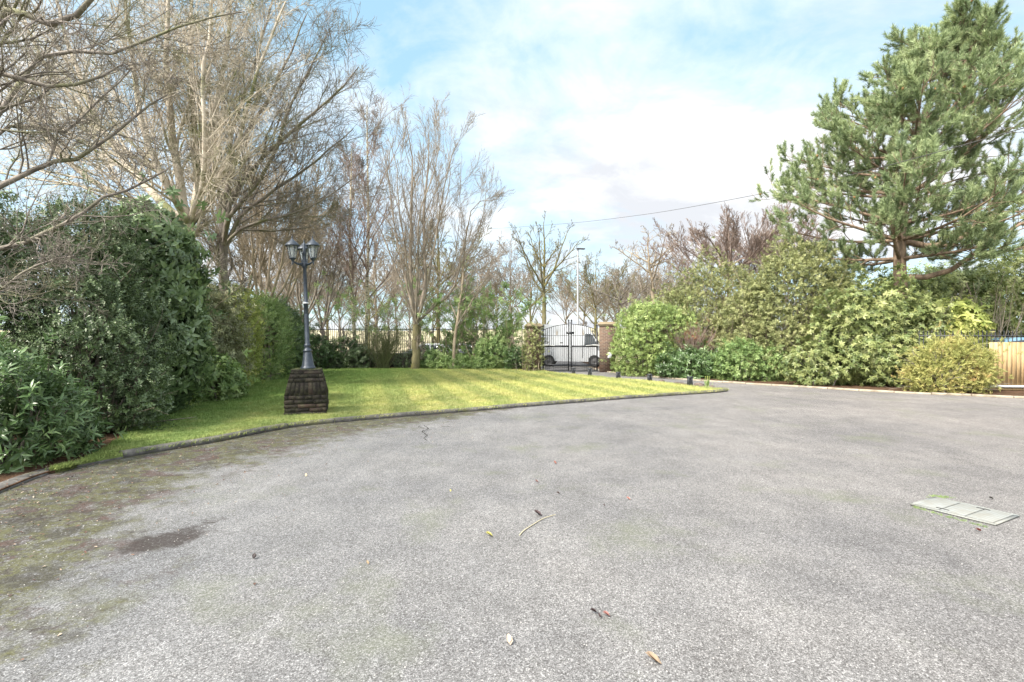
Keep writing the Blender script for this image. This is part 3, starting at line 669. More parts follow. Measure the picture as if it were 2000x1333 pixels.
# ---- low wall and railings
WB = brickmat('dark_wall_brick', (.055, .05, .042), (.035, .033, .03), (.06, .058, .05))
wl = empty('low_wall', (-6, 31, 0), 'low dark boundary wall behind the lawn shrubs', 'wall')
ma = MA(); ma.box((-10.15, 31, .4), (22.0, .24, .8)); ma.build('brickwork', WB, wl)
ma = MA(); ma.box((-10.15, 31, .83), (22.0, .32, .06)); ma.build('coping', mat('coping_stone', (.11, .105, .09), .9), wl, bevel=.01)
rl = empty('railing_fence', (-6, 31, .86), 'black iron railings standing along the low wall', 'railings')
ma = MA(); x = -21.
while x < .7:
    ma.box((x, 31, 1.62), (.02, .02, 1.52)); x += .125
ma.build('bars', IRON, rl); 
for z in (2.3, .98): ma = MA(); ma.box((-10.15, 31, z), (22, .035, .04)); ma.build('rail', IRON, rl)
for x in np.arange(-21, .8, 2.7):
    ma = MA(); ma.box((x, 31, 1.66), (.05, .05, 1.6)); ma.build('post', IRON, rl)

# ---- vehicles
TYRE = mat('tyre', (.02, .02, .02), .8); RIM = mat('wheel_rim', (.10, .10, .105), .6, .1)
WIN = mat('car_glass', (.02, .03, .035), .08, 0, .8)
def prism(ma, prof, y0, y1, r=None):
    k = len(prof); V = [(x, y0, z) for x, z in prof]+[(x, y1, z) for x, z in prof]
    ma.add(V, [tuple(range(k))], r); ma.add(V, [tuple(range(2*k-1, k-1, -1))], r); ma.add(V, [(i, i+k, (i+1) % k+k, (i+1) % k) for i in range(k)], r)
def wheel(root, x, y, R, wd=.2):
    s = 1 if y > 0 else -1
    def disc(name, prof, mm, par):
        ma = MA(); ma.lathe(prof, (0, 0, 0), 24); v = ma.V[0]; ma.V[0] = np.stack((v[:, 0]+x, v[:, 2]*s+y, v[:, 1]+R), 1)
        o = ma.build(name, mm, None, smooth=True); o.parent = par; return o
    wo = disc('wheel', [(.0, -wd/2), (R*.7, -wd/2), (R*.97, -wd/2), (R, -wd/2+.03), (R, wd/2-.03), (R*.97, wd/2), (R*.68, wd/2), (R*.66, wd/2-.03)], TYRE, root)
    disc('rim', [(0, wd/2-.02), (R*.15, wd/2-.01), (R*.2, wd/2-.04), (R*.6, wd/2-.03), (R*.67, wd/2-.005)], RIM, wo)
def van(loc, rz, label, group=None):
    r = empty('van', loc, label, 'van', group)
    prof = [(x*.8, z) for x, z in [(-2.78, .42), (-2.1, .36), (1.3, .32), (2.7, .34), (2.82, .6), (2.8, .95), (2.62, 1.2), (2.1, 1.42), (1.62, 2.0), (1.35, 2.38), (1.0, 2.56), (.4, 2.64), (-2.5, 2.64), (-2.74, 2.5), (-2.82, 1.2)]]
    ma = MA(); prism(ma, prof, -.98, .98); ma.build('body', WHITE, r, local=1, bevel=.09)
    for s in (-1, 1):
        ma = MA(); prism(ma, [(.82, 1.32), (1.6, 1.36), (1.3, 1.95), (1.16, 2.05), (.84, 2.05)], s*.985-.008, s*.985+.008); ma.build('side_window', WIN, r, local=1)
        ma = MA(); ma.box((1.56, s*1.12, 1.42), (.12, .2, .34)); ma.build('mirror', TYRE, r, local=1, bevel=.03)
        for x in (.7, -.45, -1.95): ma = MA(); ma.box((x, s*.983, 1.5), (.015, .012, 1.9)); ma.build('door_seam', TYRE, r, local=1)
        ma = MA(); ma.box((-.6, s*.99, 1.5), (.16, .03, .04)); ma.build('door_handle', TYRE, r, local=1)
        ma = MA(); ma.box((2.18, s*.72, .98), (.1, .36, .3)); ma.build('headlight', RIM, r, local=1, bevel=.02)
        ma = MA(); ma.box((-2.24, s*.88, 1.3), (.05, .14, .55)); ma.build('tail_light', mat('red_lens', (.4, .02, .02), .2), r, local=1)
        for x in (-1.42, 1.4): wheel(r, x, s*.92, .37, .24)
    ma = MA(); ma.add([(1.68, -.82, 1.46), (1.68, .82, 1.46), (1.22, .72, 2.22), (1.22, -.72, 2.22)]+[(1.73, -.82, 1.46), (1.73, .82, 1.46), (1.25, .72, 2.24), (1.25, -.72, 2.24)], [(0, 1, 2, 3), (7, 6, 5, 4), (0, 4, 5, 1), (1, 5, 6, 2), (2, 6, 7, 3), (3, 7, 4, 0)]); ma.build('windscreen', WIN, r, local=1)
    ma = MA(); ma.box((2.27, 0, .5), (.12, 1.8, .26)); ma.box((2.25, 0, .9), (.1, 1.0, .2)); ma.build('bumper', TYRE, r, local=1, bevel=.03)
    r.rotation_euler = (0, 0, rz); return r
def car(loc, rz, label, col, h=1.46, L=4.3, group=None, cat='car'):
    r = empty('parked_car', loc, label, cat, group); k = h/1.46; q = L/4.3
    PM = mat('car_paint', col, .22, .45)
    lo = [(-2.1, .35), (-1.9, .25), (1.9, .25), (2.12, .4), (2.13, .62), (1.9, .78), (1.0, .93), (-1.6, .98), (-2.05, .93), (-2.15, .6)]
    ma = MA(); prism(ma, [(x*q, z*k) for x, z in lo], -.87, .87); ma.build('body', PM, r, local=1, bevel=.07)
    up = [(1.05, .9), (.3, 1.36), (.0, 1.44), (-.9, 1.45), (-1.35, 1.36), (-1.9, .96)]
    ma = MA(); V = [(x*q, s*(.8 if z < 1 else .62), z*k) for s in (-1, 1) for x, z in up]; K = len(up)
    ma.add(V, [tuple(range(K))]); ma.add(V, [tuple(range(2*K-1, K-1, -1))]); ma.add(V, [(i, i+K, (i+1) % K+K, (i+1) % K) for i in range(K)]); ma.build('roof', PM, r, local=1, bevel=.05)
    for s in (-1, 1):
        for pts in ([(.85, .98), (.28, 1.3), (-.32, 1.36), (-.36, 1.0)], [(-.44, 1.0), (-.4, 1.36), (-.95, 1.37), (-1.55, 1.04)]):
            V = []
            for o_ in (.0, .022):
                for x, z in pts: f = (z-.9)/.55; V.append((x*q, s*(.8-.18*f+o_+.003), z*k))
            ma = MA(); ma.add(V, [(0, 1, 2, 3), (7, 6, 5, 4), (0, 4, 5, 1), (1, 5, 6, 2), (2, 6, 7, 3), (3, 7, 4, 0)]); ma.build('side_window', WIN, r, local=1)
        ma = MA(); ma.box((.78*q, s*.95, .98*k), (.12, .18, .13)); ma.build('mirror', PM, r, local=1, bevel=.03)
        ma = MA(); ma.box((2.02*q, s*.66, .66*k), (.2, .34, .13)); ma.build('headlight', RIM, r, local=1, bevel=.02)
        for x in (-1.3, 1.35): wheel(r, x*q, s*.82, .32)
    for (xa, za, xb, zb) in ((1.0, .95, .33, 1.34), (-1.86, 1.0, -1.38, 1.34)):
        s = 1 if xa > 0 else -1; V = [(xa*q+.02*s, -.7, za*k), (xa*q+.02*s, .7, za*k), (xb*q+.02*s, .58, zb*k), (xb*q+.02*s, -.58, zb*k)]; V += [(x+.025*s, y, z+.02) for x, y, z in V]
        ma = MA(); ma.add(V, [(0, 1, 2, 3), (7, 6, 5, 4), (0, 4, 5, 1), (1, 5, 6, 2), (2, 6, 7, 3), (3, 7, 4, 0)]); ma.build('windscreen', WIN, r, local=1)
    r.rotation_euler = (0, 0, rz); return r
van((3.85, 32.7, .0), math.radians(-10), 'white panel van parked across the street behind the iron gate')
car((-5.6, 33.3, 0), PI, 'silver car seen through the railings left of the slim tree trunk', (.55, .58, .62))
car((-3.0, 38.8, 0), 0, 'pale car farther along the street behind the slim tree trunk', (.62, .66, .7), 1.42)
car((20.6, 21.5, .05), PI*.98, 'pale blue estate car parked behind the timber gate', (.25, .42, .55), 1.72, 4.9)
car((27.5, 25.5, .05), PI*.8, 'white car just showing behind the railings by the timber gate', (.72, .72, .74), 1.9, 4.6)

# ---- street light behind the gate
sl = empty('street_light', (5.4, 42, 0), 'tall grey street light column behind the gate', 'street light')
GAL = mat('grey_column', (.45, .46, .47), .4, .4)
ma = MA(); ma.tube([(5.4, 42, 0), (5.4, 42, 9.1)], [.1, .065], 12); ma.build('column', GAL, sl, smooth=True)
ma = MA(); ma.box((5.62, 41.9, 9.15), (.72, .26, .1), .3); ma.box((5.45, 42, 9.13), (.3, .1, .06), .3); ma.build('lantern', mat('dark_grey_head', (.06, .06, .065), .5), sl, bevel=.03)

# ---- overhead cable
cp = [W(940, 447, 60), W(1100, 436, 46), W(1250, 419, 36), W(1400, 394, 28), W(1600, 354, 22), W(1750, 318, 17.5), W(2050, 235, 13.5)]
P_, _ = limb(cp, 1, 1, 60); ma = MA(); ma.tube(P_, np.full(60, .013), 5); tag(ma.build('overhead_cable', mat('cable', (.05, .05, .05), .6)), 'thin dark cable crossing the sky above the hedge and through the pine', 'cable')

# ---- low drive edge posts
POSTM = mat('post_plastic', (.035, .04, .05), .5)
def bollard(x, y, h, label):
    r = empty('marker_post', (x, y, .03), label, 'post', 'low black posts along the drive edge')
    ma = MA(); s = .075
    for a in (-1, 1):
        for b in (-1, 1): ma.box((a*s*.8, b*s*.8, h/2), (.03, .03, h))
    ma.box((0, 0, h*.93), (.17, .17, h*.12)); 
    for q in range(1, 7): ma.box((0, 0, h*.86*q/7), (.13, .13, .012))
    ma.build('cage', POSTM, r, local=1)
    ma = MA(); ma.box((0, 0, h*.43), (.05, .05, h*.8)); ma.build('core', RIM, r, local=1); return r
for i, (px, py, h, lb) in enumerate([(1120, 731.5, .33, 'low black cage post in front of the gate meeting stiles'), (1152, 735, .36, 'low black cage post on the lawn edge before the right gate leaf'), (1207.5, 741, .3, 'low black cage post at the left end of the clipped hedge'),
        (1269, 746, .3, 'low black cage post in front of the middle of the clipped hedge'), (1347.5, 755, .34, 'nearest low black cage post, beside the edging rocks')]):
    g = G(px, py); bollard(g[0], g[1], h, lb)
RK = mat('rock', rough=.95); n = NB(RK); n.base(n.ramp(n.noise(9, 6), [(.3, (.04, .03, .028)), (.6, (.12, .09, .075)), (.8, (.26, .2, .17))])); n.bump(n.noise(20, 5), .8, .03)
rng = np.random.default_rng(12)
for px, py, s, lb in [(1293, 748, .11, 'small brown edging rock standing alone between two posts'), (1322, 751.5, .10, 'flat dark edging rock left of the nearest post'), (1331, 753, .09, 'low brown edging rock almost touching the nearest post'), (1339, 754, .07, 'smallest rock left of the nearest post'),
        (1357, 756, .08, 'dark rock just right of the nearest post'), (1364, 756, .15, 'largest pale topped edging rock near the daffodils'), (1372, 758, .09, 'dark rock beside the daffodil clump'), (1391, 759, .10, 'dark flat rock at the lawn tip past the daffodils')]:
    bm = bmesh.new(); bmesh.ops.create_icosphere(bm, subdivisions=3, radius=1)
    dr = rng.normal(size=(6, 3))
    for v in bm.verts:
        f = 1+.13*sum(math.sin(2*float(np.dot(v.co, d))+i) for i, d in enumerate(dr))/2; v.co = Vector((v.co.x*1.35*f*s, v.co.y*f*s, v.co.z*.8*f*s))
    me = bpy.data.meshes.new('edging_rock'); bm.to_mesh(me); bm.free(); me.materials.append(RK); o = bpy.data.objects.new('edging_rock', me); COL.objects.link(o)
    g = G(px, py); o.location = (g[0], g[1], .05); o.rotation_euler = (0, 0, rng.uniform(0, 3)); tag(o, lb, 'rock', 'rocks edging the lawn tip')
# daffodil leaves
g = G(1381, 758); r = empty('daffodil_clump', (g[0], g[1], .05), 'clump of young daffodil leaves at the lawn tip', 'plant')
ma = MA(); 
for i in range(46):
    b = rng.normal(size=2)*.05; d = rng.normal(size=2)*.05; h = rng.uniform(.2, .34); s = nrm(rng.normal(size=2))*.008
    ma.add([(b[0]-s[0], b[1]-s[1], 0), (b[0]+s[0], b[1]+s[1], 0), (b[0]+d[0]*.5+s[0], b[1]+d[1]*.5+s[1], h*.6), (b[0]+d[0]*.5-s[0], b[1]+d[1]*.5-s[1], h*.6), (b[0]+d[0], b[1]+d[1], h)], np.array([(0, 1, 2), (0, 2, 3), (3, 2, 4)]), rng.uniform())
ma.build('leaves', M['palegreen'], r, local=1)
ma = MA()
for i in range(4):
    b = rng.normal(size=2)*.05; ma.tube([(b[0], b[1], 0), (b[0]*1.4, b[1]*1.4, .3), (b[0]*1.6, b[1]*1.6, .36)], [.006, .006, .016], 5)
ma.build('bud', M['yellowgreen'], r, local=1)

# ---- manhole cover
A, B, Cc, D = [np.array(G(*p)) for p in ((1784, 990), (1840, 972), (1980, 1000), (1930, 1030))]
ctr = (A+B+Cc+D)/4; ax = nrm((Cc-B)+(D-A)); hl = .32; hw_ = .25; rz = math.atan2(ax[1], ax[0])
mh = empty('manhole_cover', (ctr[0], ctr[1], 0), 'rectangular patterned metal inspection cover set in the asphalt', 'manhole cover', rz=rz)
m = mat('worn_steel', rough=.7, metal=.1); n = NB(m); oc = n.co()
chk = n.N.new('ShaderNodeTexChecker'); chk.inputs['Scale'].default_value = 55; n.L.new(n.map(rot=(0, 0, .785), vec=oc), chk.inputs['Vector'])
n.base(n.mix(n.ramp(n.noise(9, 6, .7, oc), [(.35, .0), (.65, .8)]), n.mix(n.m('MULTIPLY', chk.outputs['Fac'], .5), (.27, .285, .28, 1), (.15, .16, .16, 1)), (.2, .195, .17, 1))); n.bump(chk.outputs['Fac'], .6, .01)
ma = MA(); ma.box((0, 0, .003), (hl*2, hw_*2, .010)); ma.build('rebate', TYRE, mh, local=1)
for a_, b_, c_, d_ in ((0, hw_-.012, hl*2, .024), (0, -hw_+.012, hl*2, .024), (hl-.012, 0, .024, hw_*2-.048), (-hl+.012, 0, .024, hw_*2-.048)): ma = MA(); ma.box((a_, b_, .0085), (c_, d_, .015)); ma.build('frame', m, mh, local=1)
ma = MA()
for a in range(3):
    ma.box(((a-1)*(hl*2-.05)/3, 0, .0135), ((hl*2-.08)/3, hw_*2-.064, .010), r=a/3)
ma.build('plate', m, mh, local=1, bevel=.002)
for s in (-1, 1): ma = MA(); ma.box((s*.09, s*.17, .019), (.1, .018, .004)); ma.build('key_slot', TYRE, mh, local=1)
pts = np.concatenate([np.column_stack((rng.normal(B[0]-.0, .05, 60), rng.normal(B[1]+.03, .02, 60))), A+(B-A)*rng.uniform(0, 1, (50, 1))+rng.normal(size=(50, 2))*.012, D+(A-D)*rng.uniform(0, 1, (50, 1))+rng.normal(size=(50, 2))*.01])
loc_ = pts-ctr; okk = (np.abs(loc_@np.array([math.cos(rz), math.sin(rz)])) > hl-.01) | (np.abs(loc_@np.array([-math.sin(rz), math.cos(rz)])) > hw_-.01); pts = pts[okk]
ma = MA(); place(ma, gt, np.column_stack((pts, np.zeros(len(pts)))), np.tile([0, 0, 1.], (len(pts), 1)), rng.uniform(.35, .7, len(pts)), rng); tag(ma.build('moss', M['midgreen']), kind='stuff')

# ---- crack, twig, dead leaves
cpth = [G(828, 830), G(836, 836), G(826, 842), G(834, 849), G(829, 855), G(833, 860)]; ma = MA()
for br in (cpth, [G(836, 836), G(818, 834), G(822, 831)], [G(826, 842), G(842, 838)]):
    q = cr([np.array(p) for p in br], 4)+rng.normal(size=(len(br)*4-3, 2))*.008; tdir = np.gradient(q, axis=0); nn = nrm(np.stack((-tdir[:, 1], tdir[:, 0]), 1)); wd = rng.uniform(.004, .013, (len(q), 1))
    V = np.vstack((np.column_stack((q-nn*wd, np.full(len(q), .004))), np.column_stack((q+nn*wd, np.full(len(q), .004))))); k = len(q); ma.add(V, [(i, i+1, i+1+k, i+k) for i in range(k-1)])
tag(ma.build('asphalt_crack', mat('crack', (.02, .018, .016), 1)), kind='structure')
tw = [W(*p) for p in ((1015, 1046, 4.2), (1023, 1037, 4.3), (1042, 1024, 4.45), (1062, 1012, 4.6), (1085, 1005, 4.7))]
for p in tw: p[2] = .008
ma = MA(); P_, R_ = limb(tw, .005, .003, 14); ma.tube(P_, R_, 5); tag(ma.build('twig', mat('dry_twig', (.42, .38, .26), .8)), 'thin pale curved twig lying on the asphalt', 'twig')
def dead(px, py, s, col, label, rz, nm='dead_leaf', cat='leaf'):
    v, f = leaf(.1*s, .055*s, -.25, .5); g = G(px, py); m = mat('dry_leaf', col, .7); ma = MA(); ma.add(v-np.array([0, .05*s, 0]), f)
    ma.add(v*np.array([.8, .8, 1.4])-np.array([.01*s, .04*s, -.004]), f[:, ::-1]); o = ma.build(nm, m); o.location = (g[0], g[1], .012); o.rotation_euler = (.15, .1, rz); tag(o, label, cat, 'dead leaves on the asphalt')
for a in [(1050, 1006, .95, (.07, .045, .045), 'large curled dark brown leaf near the pale twig', 1.2), (955, 1047, .7, (.42, .38, .1), 'flat yellow leaf left of the pale twig', 1.4), (1910, 1038, .55, (.3, .07, .05), 'red curled leaf just below the metal cover', 1.5),
          (1159, 1198, .5, (.05, .03, .03), 'dark curved leaf near the bottom centre', 1.6), (1171, 1206, .3, (.04, .025, .025), 'tiny dark leaf scrap between two larger scraps near the bottom', .5), (1184, 1204, .5, (.3, .14, .12), 'pinkish brown leaf scrap near the bottom centre', 1.3), (1227, 976, .5, (.36, .15, .11), 'rust coloured leaf right of the dark curled leaf', .9),
          (1084, 905, .6, (.2, .08, .06), 'brown leaf alone on the middle of the asphalt', .4), (1048, 942, .5, (.14, .06, .05), 'small brown leaf above the dark curled leaf', 1.0), (1090, 965, .45, (.1, .06, .05), 'thin dark leaf sliver right of centre', 1.5), (1180, 989, .3, (.05, .03, .03), 'tiny dark dot of leaf right of the twig', .5), (2000-65, 975, .5, (.06, .05, .04), 'dark leaf sliver on the asphalt above the metal cover', 1.2),
          (598, 930, .5, (.45, .38, .26), 'pale straw leaf on the mossy asphalt', .3), (497, 1090, .5, (.04, .03, .03), 'small black leaf scrap near the dark stains', .2), (718, 1102, .35, (.3, .22, .13), 'light tan leaf scrap in the left foreground', .7), (995, 1255, .6, (.45, .36, .28), 'pale ragged leaf close to the bottom centre', .2), (1275, 1293, .9, (.3, .22, .15), 'long brown leaf sliver near the bottom edge', 1.1), (880, 960, .3, (.42, .36, .1), 'small yellowish leaf on the grey asphalt left of centre', .1)]: dead(*a)
# litter of bits on the mossy asphalt and under the hedge
LT = mat('leaf_bits', rough=.8); n = NB(LT); n.base(n.ramp(n.attr('rnd'), [(0, (.04, .025, .018)), (.45, (.11, .055, .04)), (.8, (.17, .11, .075)), (1, (.38, .32, .25))]))
n_ = 3600; q = near[rng.integers(0, int(len(near)*.72), n_)]; off = -rng.exponential(1.15, n_)-.05; q = q+np.stack((np.abs(rng.normal(size=n_))*.0-off*.62, off*.78), 1)+rng.normal(size=(n_, 2))*.35
ok = (~inside(q, lawn_poly)) & (rng.uniform(size=n_) < np.clip((-q[:, 0]+.2)/3.2, .04, 1)) & (q[:, 1] > 1.2); q = q[ok]; zq = np.where(inside(q, np.array(LBED)), .045, .006)
fb = left[rng.integers(0, len(left), 900)]+np.stack((-rng.exponential(.25, 900), rng.exponential(.1, 900)), 1); fb2 = rk[rng.integers(12, len(rk), 1600)]+np.stack((rng.exponential(.2, 1600), rng.exponential(.3, 1600)), 1)
q = np.vstack((q, fb, fb2)); zq = np.concatenate((zq, np.full(2500, .06)))
TL = [(v, f, np.zeros(len(v))) for v, f in [leaf2(.05, .022, -.3, .6), leaf2(.035, .03, .3, .4), leaf2(.028, .012, .2, .3)]]
TL = [(np.stack((v[:, 0], v[:, 1]*1., v[:, 2]+.004), 1), f, r) for v, f, r in TL]
ma = MA(); place(ma, TL, np.column_stack((q, zq)), np.tile([0, 0, 1.], (len(q), 1))+rng.normal(size=(len(q), 3))*.12, rng.uniform(.25, .8, len(q)), rng, k=0); tag(ma.build('leaf_litter', LT), kind='stuff')
# loose chippings, scattered in the foreground
n_ = 6000; yy = rng.uniform(1.7, 6, n_); xx = rng.uniform(-1.05, 1.05, n_)*yy; ST = mat('chipping', rough=.9); n = NB(ST); n.base(n.ramp(n.attr('rnd'), [(0, (.03, .028, .028)), (.5, (.14, .135, .135)), (1, (.4, .39, .38))]))
pyr = (np.array([(-.5, -.4, 0), (.5, -.3, 0), (.3, .5, 0), (-.4, .4, 0), (.05, 0, .5)])*.008, np.array([(0, 1, 4), (1, 2, 4), (2, 3, 4), (3, 0, 4)]), np.zeros(5))
ma = MA(); place(ma, [pyr], np.column_stack((xx, yy, np.full(n_, .0))), np.tile([0, 0, 1.], (n_, 1)), rng.uniform(.4, 1.25, n_), rng, k=0); tag(ma.build('gravel', ST), kind='stuff')

# ================================================================ PLANTS, LEFT
def blob(px, py, d, rx, ry, rz): return (tuple(W(px, py, d)), (rx, ry, rz))
shrub('laurel_bush', 'dark narrow leaved laurel bush at the left edge by the kerb', 'bush', [((-6.95, 6.35, .65), (1.2, .85, 1.0)), ((-6.45, 6.9, .42), (.7, .6, .6)), ((-8.3, 6.0, .9), (1.3, 1.0, 1.2))], 'laurel', 'laurel', dens=95, scale=.85, up=.6, jit=.5, stems=30, poke=25, stray=.2)
shrub('cotoneaster_bush', 'big dark small leaved bush behind the edge laurel', 'bush', [((-7.5, 9.1, 1.25), (1.15, 1.2, 1.5)), ((-8.2, 9.7, 2.8), (1.1, 1.3, 1.5)), ((-9.8, 8.7, 2.1), (1.7, 1.3, 2.2)), ((-6.95, 8.9, .55), (.75, .7, .75))], 'small', 'dark_leaf', dens=170, scale=1.1, up=.25, jit=.8, amp=.3, stems=60, poke=130, stray=.2, stem_mat='bark_grey')
shrub('cherry_laurel', 'tall glossy broad leaved laurel at the corner of the left hedge', 'bush', [((-7.85, 11.1, 1.5), (1.0, 1.15, 1.65)), ((-7.95, 11.3, 2.9), (.95, 1.15, 1.65))], 'glossy', 'glossy', dens=85, scale=1.25, up=-.35, jit=.45, amp=.12, stems=12)
shrub('hedge_bush', 'pale green loose hedge bush next along from the glossy laurel', 'bush', [((-9.2, 13.8, 1.3), (1.05, 1.4, 1.6)), ((-9.6, 14.2, 2.6), (.95, 1.4, 1.3)), ((-9.3, 15.6, 1.5), (1.1, 1.2, 1.7))], 'mid', 'greygreen', dens=95, amp=.3, stems=40, poke=110, stem_mat='bark_tan', stray=.25)
shrub('low_laurel', 'low laurel sprouting at the foot of the left hedge', 'bush', [((-8.0, 13.6, .45), (.75, .9, .75))], 'glossy', 'midgreen', dens=80)
shrub('golden_privet', 'bright yellow green bush in the middle of the left hedge', 'bush', [((-9.7, 17.6, 1.5), (1.0, 1.3, 1.8)), ((-10.0, 18.4, 2.3), (.8, 1.0, 1.3))], 'mid', 'yellowgreen', dens=100, scale=.8, up=.5, jit=.5, amp=.25, poke=40, stray=.2)
shrub('variegated_bush', 'blue green bush beyond the yellow green one', 'bush', [((-9.9, 20.4, 1.4), (1.0, 1.3, 1.75)), ((-10.3, 21.4, 2.0), (.9, 1.1, 1.4))], 'holly', 'midgreen', dens=100, amp=.2, poke=30, stray=.2)
shrub('holly_bush', 'dark green bush at the far end of the left hedge', 'bush', [((-10.7, 23.4, 1.5), (1.1, 1.6, 1.9))], 'holly', 'laurel', dens=100, scale=1.2, amp=.25, poke=30)
shrub('corner_bush', 'dark loose bush at the lawn corner left of the lamp', 'bush', [((-12.3, 27.6, 1.6), (1.6, 1.4, 1.7)), ((-11.3, 28.6, .9), (1.2, .9, 1.05))], 'mid', 'laurel', dens=60, scale=1.2, up=.5, poke=45, stray=.2)

# back border
def fan(name, label, cat, x, y, nst, h, spread, m, seed, leafk=None, lm=None, ld=0, group=None, r0=.02, ls=1.2, sub=3):
    rng = np.random.default_rng(seed); root = empty(name, (x, y, .03), label, cat, group)
    d = np.stack((rng.normal(size=nst)*spread, rng.normal(size=nst)*spread*.7, np.ones(nst)), 1); d = nrm(d)
    B = np.column_stack((x+rng.normal(size=nst)*.15, y+rng.normal(size=nst)*.12, np.zeros(nst))); K = 8; cur = B; out = [B]; L = h*rng.uniform(.6, 1.1, nst)/d[:, 2]
    for k in range(K-1): d = nrm(d+rng.normal(size=d.shape)*.09+np.array([0, 0, .03])); cur = cur+d*(L/(K-1))[:, None]; out.append(cur)
    P = np.stack(out, 1); R = np.linspace(1, .3, K)[None]*r0*np.ones((nst, 1)); ma = MA(); ma.add(*tubes(P, R, 5))
    Q, RQ = grow(P, R, sub, rng, t0=.35, ang=.5, lf=.45, K=5, up=.12, wig=.12, rmin=.005); ma.add(*tubes(Q, RQ, 3))
    Q2, RQ2 = grow(Q, RQ, 3, rng, t0=.3, ang=.5, lf=.5, K=4, up=.12, rmin=.004); ma.add(*tubes(Q2, RQ2, 3)); ma.build('stem', M[m], root)
    if leafk:
        S = np.concatenate((Q.reshape(-1, 3), Q2[:, 1:].reshape(-1, 3))); S = S[S[:, 2] > h*.25]; S = S[rng.permutation(len(S))[:ld]]
        la = MA(); place(la, T[leafk], S, rng.normal(size=S.shape)*.7+np.array([0, 0, .4]), rng.uniform(.7, 1.2, len(S))*ls, rng); la.build('foliage', M[lm], root)
    return root
fan('mahonia', 'tall thin shrub with feathery leaf tufts just right of the lamp', 'shrub', -10.1, 29.3, 16, 4.6, .42, 'bark_grey', 31, 'pinnate', 'palegreen', 55)
fan('mahonia', 'feathery leaved shrub between the two birches and the mossy tree', 'shrub', -8.3, 29.5, 12, 4.2, .32, 'bark_grey', 32, 'pinnate', 'palegreen', 50)
fan('broom_bush', 'upright dark green broom bush left of the mossy multi stem tree', 'bush', -7.2, 28.7, 110, 2.3, .42, 'broom', 33, None, None, 0, r0=.012, sub=5)
fan('mahonia', 'tall thin leafy shrub behind the mossy multi stem tree', 'shrub', -5.4, 29.9, 12, 4.3, .3, 'bark_grey', 34, 'pinnate', 'palegreen', 80)
fan('mahonia', 'leafy shrub right beside the slim leaning tree', 'shrub', -3.6, 29.6, 16, 4.2, .36, 'bark_tan', 35, 'pinnate', 'palegreen', 130)
fan('mahonia', 'leafy shrub arching in front of the wall left of the ivy pillar', 'shrub', -2.0, 29.3, 18, 4.3, .36, 'bark_tan', 36, 'pinnate', 'palegreen', 190)
fan('mahonia', 'dense leafy shrub crowding the ivy covered gate pillar', 'shrub', -.5, 28.6, 20, 3.8, .34, 'bark_tan', 37, 'pinnate', 'midgreen', 280)
for a in [('border_bush', 'low dark bush in the bed behind the lamp plinth', [((-10.6, 29.2, .45), (1.0, .6, .75))], 'small', 'dark_leaf', 70),
          ('border_bush', 'ragged knee high bush hiding the wall between lamp and birches', [((-9.7, 29.6, .8), (1.2, .6, 1.0))], 'mid', 'laurel', 55),
          ('border_bush', 'loose green bush against the railings right of the slim leaning tree', [((-3.0, 29.9, 1.0), (1.3, .6, 1.3))], 'mid', 'midgreen', 40),
          ('border_bush', 'low dark bush left of the broom against the wall', [((-8.8, 29.4, .5), (.9, .6, .8))], 'mid', 'dark_leaf', 60),
          ('border_bush', 'low bright green bush right of the mossy tree foot', [((-4.5, 28.9, .5), (.9, .6, .55))], 'mid', 'palegreen', 70),
          ('border_bush', 'spreading low laurel in front of the wall', [((-2.7, 28.3, .3), (1.5, .5, .45)), ((-1.6, 28.4, .25), (1.0, .5, .4))], 'laurel', 'midgreen', 70),
          ('border_bush', 'yellow green bush near the wall end', [((-1.0, 28.8, 1.0), (1.1, .7, .95))], 'mid', 'palegreen', 80),
          ('border_bush', 'dark bush at the foot of the ivy covered pillar', [((.4, 27.9, .6), (.8, .6, .7))], 'holly', 'laurel', 80),
          ('border_bush', 'low dark bush between the broom and the mossy tree', [((-6.0, 29.3, .4), (.8, .5, .6))], 'small', 'dark_leaf', 70)]:
    shrub(a[0], a[1], 'bush', a[2], a[3], a[4], dens=a[5], scale=1.2, group='low bushes along the back wall', poke=6)
shrub('ivy', 'brown ivy cloaking the left gate pillar', 'ivy', [((1.1, 26.5, 1.2), (.47, .5, 1.25))], 'holly', 'olive', dens=130, p=5, amp=.06, stems=26, poke=20, stem_mat='bark_tan')

# ================================================================ PLANTS, RIGHT
shrub('clipped_hedge', 'clipped bright green hedge beside the brick gate pillar', 'hedge', [((6.45, 23.9, 1.35), (1.6, 1.5, 1.85)), ((7.9, 24.3, 1.25), (1.0, 1.3, 1.7))], 'mid', 'hedge', dens=105, p=3.2, amp=.1, up=.1, stray=.2, poke=25)
shrub('mixed_bush', 'large grey green tangled bush beside the clipped hedge', 'bush', [((9.3, 25, 1.9), (2.0, 1.6, 2.0)), ((10.0, 25.4, 3.5), (1.9, 1.5, 2.0)), ((11.0, 25, 2.4), (1.5, 1.3, 2.4)), ((8.3, 25.6, 2.4), (1.4, 1.2, 1.7)), ((7.0, 26.2, 2.0), (1.2, 1.0, 1.5))], 'holly', 'olive', dens=105, scale=1.0, amp=.3, jit=.9, stems=90, poke=230, stray=.3, stem_mat='bark_tan', sr=.014)
fan('bracken', 'patch of rust brown dead stems in the bush hollow', 'shrub', 7.9, 22.7, 90, 2.1, .3, 'bark_red', 41, 'feather', 'bracken', 160, ls=1.0)
shrub('low_laurel', 'low dark laurel in front of the rust brown stems', 'bush', [((7.5, 21.9, .5), (1.2, .7, .75)), ((8.6, 21.7, .4), (.9, .6, .6))], 'laurel', 'laurel', dens=80, scale=1.15, up=.5)
